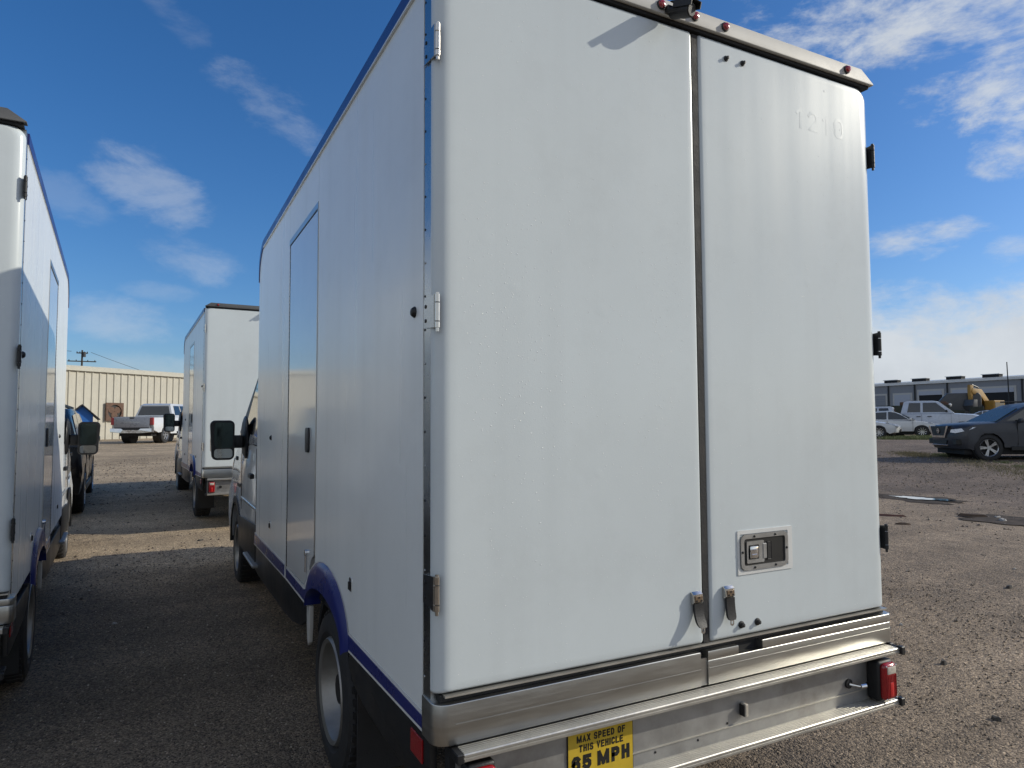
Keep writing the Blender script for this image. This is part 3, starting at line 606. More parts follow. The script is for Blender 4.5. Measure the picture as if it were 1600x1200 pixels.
        for i in range(N+1):
            t=i/N; yy=-.014-curl*t*t*.8; zz=z-.018-L_*t*(1-.12*t); w=.020 if t<.85 else .020-(t-.85)*.04
            ring=[bm.verts.new((x-w,yy-.006,zz)),bm.verts.new((x+w,yy-.006,zz)),bm.verts.new((x+w,yy+.004,zz)),bm.verts.new((x-w,yy+.004,zz))]
            if prev:
                for j in range(4): bm.faces.new((prev[j],prev[(j+1)%4],ring[(j+1)%4],ring[j]))
            else: bm.faces.new(ring)
            prev=ring
        bm.faces.new(prev[::-1]); T('strap',bm,M['black'],br)
        ye=-.014-curl*.8; ze=z-.018-L_*.88
        bm=bmesh.new(); o=[(x-.009,ze),(x-.009,ze-.016),(x-.004,ze-.021),(x+.004,ze-.021),(x+.009,ze-.016),(x+.009,ze)]; i_=[(x-.004,ze-.004),(x-.004,ze-.012),(x-.002,ze-.015),(x+.002,ze-.015),(x+.004,ze-.012),(x+.004,ze-.004)]
        frame(bm,o,i_,'y',ye-.002,ye); T('pull_tab',bm,M['chrome'],br)
    # studs
    for x,z,r in ((1.205,.872,.011),(1.287,.872,.011),(1.195,3.025,.009),(1.282,3.027,.009)):
        bm=bmesh.new(); lathe(bm,[(r*1.25,0),(r*1.2,-.004),(r*.75,-.006),(r*.7,-.014),(.0001,-.016)],(x,0,z),'y',12); T('stud',bm,M['black'],dr)
    # recessed paddle latch with its housing on the right door
    x0,x1,z0,z1=1.20,1.47,1.064,1.207
    hx=1
    bm=bmesh.new(); frame(bm,rrect(x0-.006,x1+.012,z0-.012,z1+.008,.004,3),rrect(x0+.004,x1-.012,z0+.004,z1-.006,.004,3),'y',-.0035,.001); rl=T('latch_recess',bm,M['white'])
    bm=bmesh.new(); prism(bm,[(x1-.012,z0+.004),(x1+.012,z0-.012),(x1+.012,z1+.008),(x1-.012,z1-.006)],'y',-.0055,-.0037); 
    bm.free()
    bm=bmesh.new(); frame(bm,rrect(x0+.006,x1-.016,z0+.004,z1-.008,.024,5),rrect(x0+.022,x1-.032,z0+.020,z1-.024,.010,5),'y',-.0085,-.0036); T('bezel',bm,M['alu2'],rl)
    bm=bmesh.new(); prism(bm,rrect(x0+.020,x1-.030,z0+.018,z1-.022,.008,3),'y',-.0045,-.0036); T('cavity',bm,M['ink'],rl)
    bm=bmesh.new(); frame(bm,rrect(x0+.036,x0+.125,z0+.028,z1-.034,.004,3),rrect(x0+.044,x0+.098,z0+.042,z1-.048,.003,3),'y',-.008,-.0045); T('latch_body',bm,M['alu2'],rl)
    bm=bmesh.new(); box(bm,x0+.050,x0+.092,-.013,-.006,z0+.046,z1-.052,.004,2); box(bm,x0+.056,x0+.082,-.015,-.012,z1-.066,z1-.062,.001); box(bm,x0+.056,x0+.082,-.015,-.012,z0+.058,z0+.062,.001); T('paddle',bm,M['chrome'],rl)
    bm=bmesh.new(); box(bm,x0+.118,x0+.138,-.010,-.0045,z0+.040,z1-.046,.002); T('release',bm,M['alu2'],rl)
    bm=bmesh.new(); box(bm,x0+.142,x0+.165,-.007,-.0045,z0+.035,z1-.040,.003); T('slider',bm,M['black'],rl)
    for x,z in ((x0+.075,z1-.016),(x0+.185,z1-.016),(x0+.075,z0+.012),(x0+.185,z0+.012),(x0+.014,(z0+z1)/2),(x1-.024,(z0+z1)/2)):
        bm=bmesh.new(); lathe(bm,[(.005,0),(.004,-.003),(.0001,-.004)],(x,-.0085,z),'y',8); T('screw',bm,M['black'],rl)
    # faint ghost numbers
    bm=strokes('1210',1.57,-.0004,2.83,.30,.085,.012,th=.0002); T('faded_number',bm,M['ghost'],dr,smooth=0)
    # gasket + stainless sill
    bx('lower_gasket',M['rubber'],.02,2.04,.012,.08,.806,.826)
    bx('sill_lip',M['alu'],.03,2.045,-.004,.03,.8215,.8275)
    def rsill(x0,x1,z0,z1,y0=-.012,y1=.10,rl_=0,rr_=0):
        P=[(x0,y1)]
        if rl_: P+= [(x0+rl_-rl_*math.cos(math.radians(a)),y0+rl_-rl_*math.sin(math.radians(a))) for a in range(0,91,15)]
        else: P.append((x0,y0))
        if rr_: P+= [(x1-rr_+rr_*math.sin(math.radians(a)),y0+rr_-rr_*math.cos(math.radians(a))) for a in range(0,91,15)]
        else: P.append((x1,y0))
        P.append((x1,y1)); return P
    bm=bmesh.new(); prism(bm,rsill(-.004,.997,0,0,rl_=.045),'z',.688,.805,.003); prism(bm,rsill(1.031,2.07,0,0,rr_=.03),'z',.688,.772,.003)
    prism(bm,rsill(1.031,1.178,0,0),'z',.7725,.805,.003); prism(bm,rsill(1.300,2.07,0,0,rr_=.03),'z',.7725,.805,.003)
    prism(bm,[(.998,.10),(.998,-.006),(1.030,-.006),(1.030,.10)],'z',.688,.782); sl=T('steel_sill',bm,M['steel'])
    bm=bmesh.new(); box(bm,.06,.995,-.0135,-.0122,.744,.747); box(bm,1.035,2.05,-.0135,-.0122,.744,.747); T('crease',bm,M['steel'],sl)
    bm=bmesh.new(); box(bm,1.17,1.31,.02,.09,.77,.806); T('notch_void',bm,M['dark'],sl); bm=bmesh.new(); box(bm,.995,1.033,.02,.09,.785,.806); T('notch_void',bm,M['dark'],sl)
    bx('under_gap',M['dark'],.03,2.03,.012,.10,.6785,.687)
    # aluminium bumper steps
    def channel(nm,z,x0,x1,yb,yf):
        bm=bmesh.new(); prism(bm,[(yb,z),(yf+.003,z),(yf,z-.003),(yf,z-.008),(yf+.002,z-.009),(yf+.002,z-.013),(yf,z-.014),(yf,z-.021),(yf+.004,z-.024),(yf+.010,z-.024),(yf+.010,z-.006),(yb,z-.006)],'x',x0,x1)
        for i in range(5): box(bm,x0+.002,x1-.002,yb-.010*i-.016,yb-.010*i-.012,z,z+.0015)
        c=T(nm,bm,M['alu']); return c
    up=channel('upper_step',.678,.068,2.035,.01,-.058); lo_=channel('lower_step',.472,.068,2.022,.01,-.058)
    for c,z,xr in ((up,.678,2.035),(lo_,.472,2.022)):
        bm=bmesh.new(); box(bm,.045,.0675,-.060,.02,z-.026,z+.002,.003); T('end_cap',bm,M['black'],c)
        bm=bmesh.new(); box(bm,xr+.0005,xr+.022,-.02,.05,z-.008,z+.006,.002); box(bm,xr+.0005,xr+.024,-.070,-.046,z-.026,z+.006,.003); box(bm,xr+.0005,xr+.01,-.05,-.015,z-.006,z+.004,.001); T('end_cap',bm,M['black'],c)
    bx('back_plate',M['alu2'],.068,2.02,.004,.012,.455,.67)
    bx('plate_rib',M['alu'],.21,1.9,-.0005,.0035,.515,.519)
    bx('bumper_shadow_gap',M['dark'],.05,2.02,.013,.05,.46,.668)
    # tail lights
    for xc in (.130,1.955):
        bm=bmesh.new(); box(bm,xc-.052,xc+.040,-.055,.0035,.480,.640,.012,3); tl=T('tail_light',bm,M['black'])
        bm=bmesh.new(); box(bm,xc-.045,xc+.035,-.078,-.045,.486,.634,.018,4); T('red_lens',bm,M['red'],tl)
        bm=bmesh.new(); box(bm,xc-.030,xc+.022,-.081,-.070,.592,.622,.003,2); T('reverse_lens',bm,M['clear'],tl)
        bm=bmesh.new(); box(bm,xc-.015,xc+.010,-.0795,-.07,.500,.56,.004,2); T('brake_lens',bm,M['redglow'],tl)
        bm=bmesh.new()
        for i in range(7): box(bm,xc-.034+i*.0095,xc-.033+i*.0095,-.0795,-.075,.50,.588)
        T('lens_rib',bm,M['red'],tl)
        for dx in (-.035,.026):
            for zz in (.495,.625):
                bm=bmesh.new(); lathe(bm,[(.004,0),(.003,-.002),(.0001,-.003)],(xc+dx,-.0775,zz),'y',8); T('screw',bm,M['chrome'],tl)
    bm=bmesh.new(); cyl(bm,(1.79,0,.556),'y',.019,-.004,.0039,18); sk=T('tow_socket',bm,M['black'])
    bm=bmesh.new(); tube(bm,(1.79,-.004,.556),(1.815,-.035,.552),.006,10); tube(bm,(1.815,-.035,.552),(1.84,-.04,.553),.009,10); tube(bm,(1.84,-.04,.553),(1.87,-.02,.553),.004,8); T('plug_end',bm,M['chrome'],sk)
    bm=bmesh.new(); cyl(bm,(.245,0,.555),'y',.019,-.01,.0039,18); T('rubber_plug',bm,M['black'])
    bm=bmesh.new(); box(bm,1.195,1.212,-.022,.0039,.545,.592,.003); pl=T('plate_lamp',bm,M['clear']); bm=bmesh.new(); box(bm,1.190,1.1945,-.019,.0035,.549,.588); T('lamp_body',bm,M['black'],pl)
    for x,z in ((1.13,.53),(.99,.50),(.80,.50)):
        bm=bmesh.new(); lathe(bm,[(.005,0),(.004,-.002),(.0001,-.003)],(x,.0038,z),'y',8); T('bolt',bm,M['black'])
    # sticker
    bm=bmesh.new(); prism(bm,rrect(.447,.704,.43,.638,.012,4),'y',-.0002,.0038); st=T('speed_sticker',bm,M['ink'])
    bm=bmesh.new(); prism(bm,rrect(.4495,.7015,.4325,.6355,.011,4),'y',-.0010,-.0003); T('sticker_face',bm,M['yellow'],st)
    for s_,w,h,x,z,sw in (('MAX SPEED OF',.190,.022,.481,.598,.0046),('THIS VEHICLE',.172,.022,.490,.568,.0046),('65',.074,.046,.462,.512,.0125),('MPH',.128,.046,.560,.512,.0125)):
        bm=strokes(s_,x,-.0017,z,w,h,sw,gap=.28); T('lettering',bm,M['ink'],st,smooth=0)
    # side lower blue stripe with pale edges
    def stripes(x0,x1,e):
        d=-1 if x0<1 else 1
        def layer(nm,m,pts,k):
            a,b_=(x0-e*k,x0+.01) if d<0 else (x1-.01,x1+e*k)
            pr(nm,m,pts,'x',a,b_)
        layer('stripe_border',M['white'],[(.083,.752),(.083,.694),(1.0,.672),(1.0,.7518)],1)
        layer('blue_stripe',M['blue'],[(.095,.742),(.095,.705),(1.0,.684),(1.0,.741)],2)
        layer('stripe_border',M['white'],[(2.60,.7518),(2.60,.662),(4.13,.640),(4.10,.7418)],1)
        layer('blue_stripe',M['blue'],[(2.62,.740),(2.62,.674),(4.115,.652),(4.09,.730)],2)
    stripes(0,2.05,.002)
    # side door
    dp=[(1.722,2.752),(2.556,2.752),(2.556,.745),(1.98,.745),(1.90,.80),(1.80,.92),(1.722,.955)]
    for s,(xa,xb) in ((0,(.001,.03)),(1,(2.02,2.049))):
        d_=pr('side_door',M['door'],dp,'x',xa,xb,bev=.003,smooth=0)
        sg=-1 if s==0 else 1; xf=xa if s==0 else xb
        a,b_=sorted((xf+sg*.003,xf-sg*.01))
        pr('door_stripe',M['white'],[(2.556,.742),(1.985,.742),(1.90,.80),(1.86,.86),(1.845,.80),(1.88,.655),(1.93,.65),(2.60,.66),(2.60,.742)],'x',*sorted((xf+sg*.001,xf-sg*.02)))
        pr('door_stripe',M['blue'],[(2.575,.728),(1.99,.722),(1.93,.735),(1.875,.80),(1.862,.79),(1.892,.668),(1.93,.665),(2.575,.674)],'x',*sorted((xf+sg*.0025,xf-sg*.02)))
        # frame header and jambs
        bm=bmesh.new(); a,b_=sorted((xf+sg*.004,xf-sg*.012)); box(bm,a,b_,1.703,2.580,2.757,2.790); box(bm,a,b_,1.703,1.7185,.955,2.7565); T('door_frame',bm,M['steel'])
        bm=bmesh.new(); a,b_=sorted((xf+sg*.001,xf-sg*.012)); box(bm,a,b_,1.7188,1.7215,.955,2.752); box(bm,a,b_,1.72,2.56,2.7523,2.7568); T('door_gap',bm,M['ink'])
        bm=bmesh.new(); a,b_=sorted((xf+sg*.001,xf-sg*.012)); box(bm,a,b_,2.562,2.582,.70,2.756); ph=T('piano_hinge',bm,M['ink'])
        bm=bmesh.new()
        for i in range(78): 
            z=.72+i*.026; cyl(bm,(xf-sg*.0014,2.572,z),'z',.0045,0,.017,8)
        T('knuckle',bm,M['post'],ph,kind='stuff')
        # paddle handle
        bm=bmesh.new(); prism(bm,rrect(1.875,1.965,1.468,1.602,.022,4),'x',*sorted((xf+sg*.010,xf-sg*.002)),bev=.002); hd=T('door_handle',bm,M['black'],d_)
        bm=bmesh.new(); prism(bm,rrect(1.890,1.95,1.56,1.588,.008,3),'x',*sorted((xf+sg*.013,xf+sg*.0102))); prism(bm,rrect(1.890,1.95,1.480,1.508,.008,3),'x',*sorted((xf+sg*.013,xf+sg*.0102))); 
        bm.free()
        # hold-back hook
        bm=bmesh.new(); cyl(bm,(xf,1.925,.93),'x',.016,-.0*sg,sg*.012,12); box(bm,*sorted((xf+sg*.002,xf+sg*.009)),1.915,1.935,.825,.93,.002); 
        hk=T('door_holder',bm,M['chrome'],d_)
        bm=bmesh.new(); box(bm,*sorted((xf+sg*.0095,xf+sg*.014)),1.918,1.932,.838,.905,.001); 
        bm.free()
        # panel plugs and locks
        for y,z,r in ((.186,1.979,.019),(3.264,1.525,.019)):
            bm=bmesh.new(); lathe(bm,[(r,0),(r*.95,sg*.005),(r*.6,sg*.014),(.0001,sg*.017)],(xf-sg*.001,y,z),'x',16); T('vent_plug',bm,M['black'])
        for y,z in ((.975,.954),(3.262,.907)):
            bm=bmesh.new(); prism(bm,rrect(y-.020,y+.020,z-.028,z+.028,.012,3),'x',*sorted((xf-sg*.001,xf+sg*.004))); lk=T('side_lock',bm,M['chrome'])
            bm=bmesh.new(); box(bm,*sorted((xf+sg*.0042,xf+sg*.012)),y-.007,y+.007,z-.020,z+.012,.001); T('lock_tongue',bm,M['black'],lk)
    # wheel arch flare (raised blue ring) on both sides
    for s,(xa,xb) in ((0,(-.042,.02)),(1,(2.03,2.092))):
        bm=bmesh.new(); n=len(outer)
        rows=[]
        for poly,x in ((outer,0 if s==0 else 2.05),([(y+(wy-y)*.06,z-.012) for y,z in outer],-.018 if s==0 else 2.068),([(y+(wy-y)*.12,z-.03) for y,z in outer],-.026 if s==0 else 2.076),(inner,-.026 if s==0 else 2.076),(inner,.06 if s==0 else 1.99)):
            rows.append([bm.verts.new((x,y,z)) for y,z in poly])
        for A,Bq in zip(rows,rows[1:]):
            for i in range(n-1): bm.faces.new((A[i],A[i+1],Bq[i+1],Bq[i]))
        T('arch_flare',bm,M['blue'],smooth=60)
        bm=bmesh.new(); rows=[]
        for g_,x in ((1.0,-.003 if s==0 else 2.053),(1.022,-.003 if s==0 else 2.053)):
            rows.append([bm.verts.new((x,wy+(y-wy)*g_,.678+(z-.678)*g_)) for y,z in outer])
        for i in range(n-1): bm.faces.new((rows[0][i],rows[0][i+1],rows[1][i+1],rows[1][i]))
        T('arch_edge',bm,M['white'])
    # skirts, splash guards, inner wheel housing
    for s,(xa,xb) in ((0,(.006,.03)),(1,(2.02,2.044))):
        pr('rear_skirt',M['skirt'],[(.06,.69),(1.01,.668),(1.03,.62),(.99,.58),(.93,.555),(.80,.53),(.55,.515),(.15,.505),(.06,.52)],'x',xa,xb,bev=.003)
        pr('front_skirt',M['skirt'],[(1.865,.66),(4.12,.638),(4.12,.44),(3.9,.43),(2.7,.44),(2.35,.46),(2.1,.50),(1.95,.56)],'x',xa,xb,bev=.003)
        pr('splash_guard',M['cap'],[(1.815,.67),(1.90,.665),(1.90,.56),(1.885,.49),(1.86,.46),(1.835,.48),(1.82,.56)],'x',*((.0,.02) if s==0 else (2.03,2.05)),bev=.003)
        bm=bmesh.new(); box(bm,*((.0,.0055) if s==0 else (2.0445,2.05)),.11,.215,.595,.665,.001); T('side_reflector',bm,M['red'])
        bm=bmesh.new(); xs=(.05,.32) if s==0 else (1.73,2.0)
        pts=[(wy+.41*math.cos(math.radians(a)),.36+.46*math.sin(math.radians(a))) for a in range(20,161,14)]
        pts2=[(wy+.44*math.cos(math.radians(a)),.36+.49*math.sin(math.radians(a))) for a in range(160,19,-14)]
        prism(bm,pts+pts2,'x',*xs); T('wheel_housing',bm,M['dark'])
    # chassis and underside
    bm=bmesh.new()
    for x in (.62,1.35): box(bm,x,x+.08,.1,5.2,.52,.66,.01)
    tube(bm,(.25,1.445,.36),(1.8,1.445,.36),.06,12); cyl(bm,(1.02,1.445,.36),'x',.15,-.12,.12,16); tube(bm,(.25,5.72,.36),(1.8,5.72,.36),.045,10)
    box(bm,.85,1.25,3.5,5.6,.36,.7,.05); box(bm,1.5,1.85,2.4,3.6,.38,.66,.04)
    T('chassis',bm,M['dark'])
    # ------------- cab
    A1=arc(5.72,.40,.43,0,180,12)
    low=[(4.06,.44),(5.20,.44)]+[(y,z) for y,z in reversed(A1) if z>.44]+[(6.2,.42),(6.55,.36),(6.78,.44),(6.83,.62),(6.80,.85),(6.70,1.10),(6.45,1.27),(5.95,1.47),(5.7,1.51),(4.06,1.46)]
    bm=bmesh.new(); hull(bm,low,1.015,4.06,6.83,nose=.30,crown=.05,zmid=.9,xo=1.025,low=.03,tail=0.0); cab=T('cab_body',bm,M['carwhite'],smooth=40)
    gh=[(4.06,1.44),(5.93,1.45),(5.80,1.60),(4.62,2.42),(4.40,2.52),(4.06,2.56)]
    bm=bmesh.new(); ghouse(bm,gh,.985,.82,1.45,2.56,xo=1.025); cg=T('cab_roof',bm,M['carwhite'],smooth=40)
    hb,ht,zb,zt=.985,.82,1.45,2.56
    def sw(nm,pts,m,par,off=.004):
        for s in (-1,1):
            bm=bmesh.new(); P=[Vector((1.025+s*(hb+(ht-hb)*(z-zb)/(zt-zb)+off),y,z)) for y,z in pts]
            lo=[bm.verts.new(p-Vector((s*.05,0,0))) for p in P]; hi=[bm.verts.new(p) for p in P]; k=len(P)
            bm.faces.new(lo); bm.faces.new(hi[::-1])
            for i in range(k): bm.faces.new((lo[i],lo[(i+1)%k],hi[(i+1)%k],hi[i]))
            T(nm,bm,m,par)
    sw('side_window',[(4.22,1.50),(5.42,1.56),(5.02,2.08),(4.80,2.2),(4.22,2.22)],M['glass'],cg,.005)
    sw('pillar_trim',[(5.46,1.50),(5.82,1.54),(4.66,2.36),(4.58,2.34),(5.08,2.06)],M['black'],cg,.006)
    bm=bmesh.new(); slab(bm,[(1.025-.86,5.83,1.60),(1.025+.86,5.83,1.60),(1.025+.76,4.70,2.39),(1.025-.76,4.70,2.39)],.008); T('windscreen',bm,M['glass2'],cg)
    # cladding, arch trim, seams, handle, fuel/badge marks
    for s in (-1,1):
        xs=1.025+s*1.013; a,b_=sorted((xs,xs+s*.012))
        pr('sill_cladding',M['skirt'],[(4.08,.46),(5.24,.46),(5.28,.60),(5.30,.74),(4.08,.80)],'x',a,b_,bev=.003)
        bm=bmesh.new(); o=[(5.72+.49*math.cos(math.radians(t)),.40+.49*math.sin(math.radians(t))) for t in range(-4,185,9)]; i_=[(5.72+.425*math.cos(math.radians(t)),.40+.425*math.sin(math.radians(t))) for t in range(-4,185,9)]
        n=len(o); rows=[[bm.verts.new((x,y,z)) for y,z in q] for q,x in ((o,xs),(o,xs+s*.010),(i_,xs+s*.014),(i_,xs-s*.10))]
        for P_,Q_ in zip(rows,rows[1:]):
            for i in range(n-1): bm.faces.new((P_[i],P_[i+1],Q_[i+1],Q_[i]))
        T('arch_trim',bm,M['skirt'],smooth=60)
        bm=bmesh.new(); a,b_=sorted((xs-s*.004,xs+s*.0015)); box(bm,a,b_,5.262,5.268,.80,1.42); box(bm,a,b_,4.16,4.166,.80,1.42); T('door_seam',bm,M['ink'],cab)
        bm=bmesh.new(); a,b_=sorted((xs,xs+s*.035)); box(bm,a,b_,4.28,4.44,1.16,1.20,.006); T('door_handle',bm,M['black'],cab)
        bm=bmesh.new(); a,b_=sorted((xs,xs+s*.003)); box(bm,a,b_,5.36,5.62,1.00,1.035); T('badge',bm,M['ink'],cab)
        bm=bmesh.new(); a,b_=sorted((xs,xs+s*.02)); box(bm,a,b_,5.55,5.66,1.26,1.30,.004); T('side_repeater',bm,M['black'],cab)
        bm=bmesh.new(); prism(bm,[(4.12,.90),(5.22,.95),(5.22,.985),(4.12,.935)],'x',a,a+.006 if s>0 else b_,) if False else box(bm,*sorted((xs-s*.002,xs+s*.008)),4.12,5.22,.905,.93,.004); T('door_crease',bm,M['carwhite'],cab)
        # running board
        bm=bmesh.new(); a,b_=sorted((1.025+s*.96,1.025+s*1.06)); box(bm,a,b_,3.95,4.62,.475,.50,.006); box(bm,*sorted((1.025+s*.96,1.025+s*.99)),4.05,4.12,.50,.60); box(bm,*sorted((1.025+s*.96,1.025+s*.99)),4.45,4.52,.50,.60); T('running_board',bm,M['alu2'])
        # headlight and fog
        bm=bmesh.new(); prism(bm,[(6.46,.92),(6.60,.90),(6.60,1.12),(6.30,1.26),(6.28,1.18)],'x',*sorted((1.025+s*.80,1.025+s*.985)),bev=.01); T('headlight',bm,M['head'],cab)
        # mirror: base, two-piece head
        def X(v): return 1.025+s*(1.025-v) if True else v
        def mx_(a_,b__): return sorted((1.025+s*(1.025-a_),1.025+s*(1.025-b__)))
        bm=bmesh.new()
        bmesh.ops.create_icosphere(bm,subdivisions=3,radius=1)
        for v in bm.verts: v.co=Vector((1.025+s*(1.025-.028)+v.co.x*.035,5.17+v.co.y*.20+v.co.z*.02,1.50+v.co.z*.20*(1-.25*v.co.y)))
        mb=T('wing_mirror',bm,M['black'])
        bm=bmesh.new(); xa,xb=mx_(-.105,.0); box(bm,xa,xb,5.02,5.12,1.40,1.52,.02,2); T('mirror_arm',bm,M['black'],mb)
        bm=bmesh.new(); xa,xb=mx_(-.275,-.085); xc=(xa+xb)/2
        prof=rrect(xa,xb,1.298,1.655,.045,5); prof=[(x+ (0.02*s*(z-1.298)/.357 if (x<xc)==(s<0) else 0),z) for x,z in prof]
        rows=[]
        for yy_,k_ in ((4.985,1.0),(5.0,1.03),(5.06,1.0),(5.12,.82),(5.15,.5)):
            rows.append([bm.verts.new((xc+(x-xc)*k_,yy_,1.477+(z-1.477)*k_)) for x,z in prof])
        m=len(prof)
        for P_,Q_ in zip(rows,rows[1:]):
            for i in range(m): bm.faces.new((P_[i],P_[(i+1)%m],Q_[(i+1)%m],Q_[i]))
        bm.faces.new(rows[0]); bm.faces.new(rows[-1][::-1]); T('mirror_housing',bm,M['black'],mb)
        def ins(q,k_): return [(xc+(x-xc)*k_,z) for x,z in q]
        bm=bmesh.new(); up_=[(x,z) for x,z in rrect(xa+.016,xb-.014,1.405,1.640,.03,4)]; prism(bm,up_,'y',4.980,4.9848); T('mirror_glass',bm,M['mirrordark'],mb)
        bm=bmesh.new(); prism(bm,rrect(xa+.018,xb-.016,1.312,1.396,.025,4),'y',4.980,4.9848); T('wide_angle_glass',bm,M['mirror'],mb)
        bm=bmesh.new(); xo_=xa if s<0 else xb; box(bm,*sorted((xo_-s*.004,xo_+s*.012)),5.01,5.09,1.37,1.50,.008); T('turn_signal',bm,M['clear'],mb)
    bm=bmesh.new(); prism(bm,[(.45,.72),(1.6,.72),(1.66,1.02),(.39,1.02)],'y',6.60,6.85); T('grille',bm,M['black'],cab)
    bm=bmesh.new(); prism(bm,[(.25,.40),(1.8,.40),(1.85,.66),(.2,.66)],'y',6.58,6.86); T('front_bumper',bm,M['skirt'])
    for (x,s) in ((.135,-1),(1.915,1)): wheel(root,(x-O.x,wy-O.y,.36),.36,.235,.238,s)
    for (x,s) in ((.135,-1),(1.915,1)): wheel(root,(x-O.x,5.72-O.y,.36),.36,.23,.235,s)
    # mud flaps behind rear wheels
    for x in (.04,1.78): bx('mud_flap',M['rubber'],x,x+.23,1.0,1.01,.16,.52)
    return root
GT='white box trucks parked nose to tail in the yard'
truck=make_truck(); truck['label']='large white box truck filling the view, yellow speed sticker on its rear step'; truck['group']=GT
tl_=copy_tree(truck); tl_['label']='white box truck cut off by the left edge, its flank shining beside the gravel lane'
a_=math.radians(2.95); rr_=Vector((2.05,0,0))
def place(t,corner_local,world,rz):
    c=Vector(corner_local)-Vector((O.x,O.y,0)); t.rotation_euler=(0,0,rz)
    t.location=Vector(world)-Matrix.Rotation(rz,3,'Z')@c
place(tl_,(2.05,0,0),(-1.335,2.12,0),a_)
tf=copy_tree(truck); tf['label']='white box truck parked farther ahead, its plain rear half hidden by the big truck'
place(tf,(0,0,0),(-.16,8.62,.19),math.radians(1.9))
M['capshade']=mat('roof_cap_shaded',(.10,.10,.10),.5,var=.1,dirt=.2)  # cap paint darkened for the two copies, shade put into the colour
for t_ in (tl_,tf):
    for c in t_.children:
        if c.name.startswith('rear_cap'): c.material_slots[0].link='OBJECT'; c.material_slots[0].material=M['capshade']; c['label']='dark grey rear roof cap, coloured as if shaded'

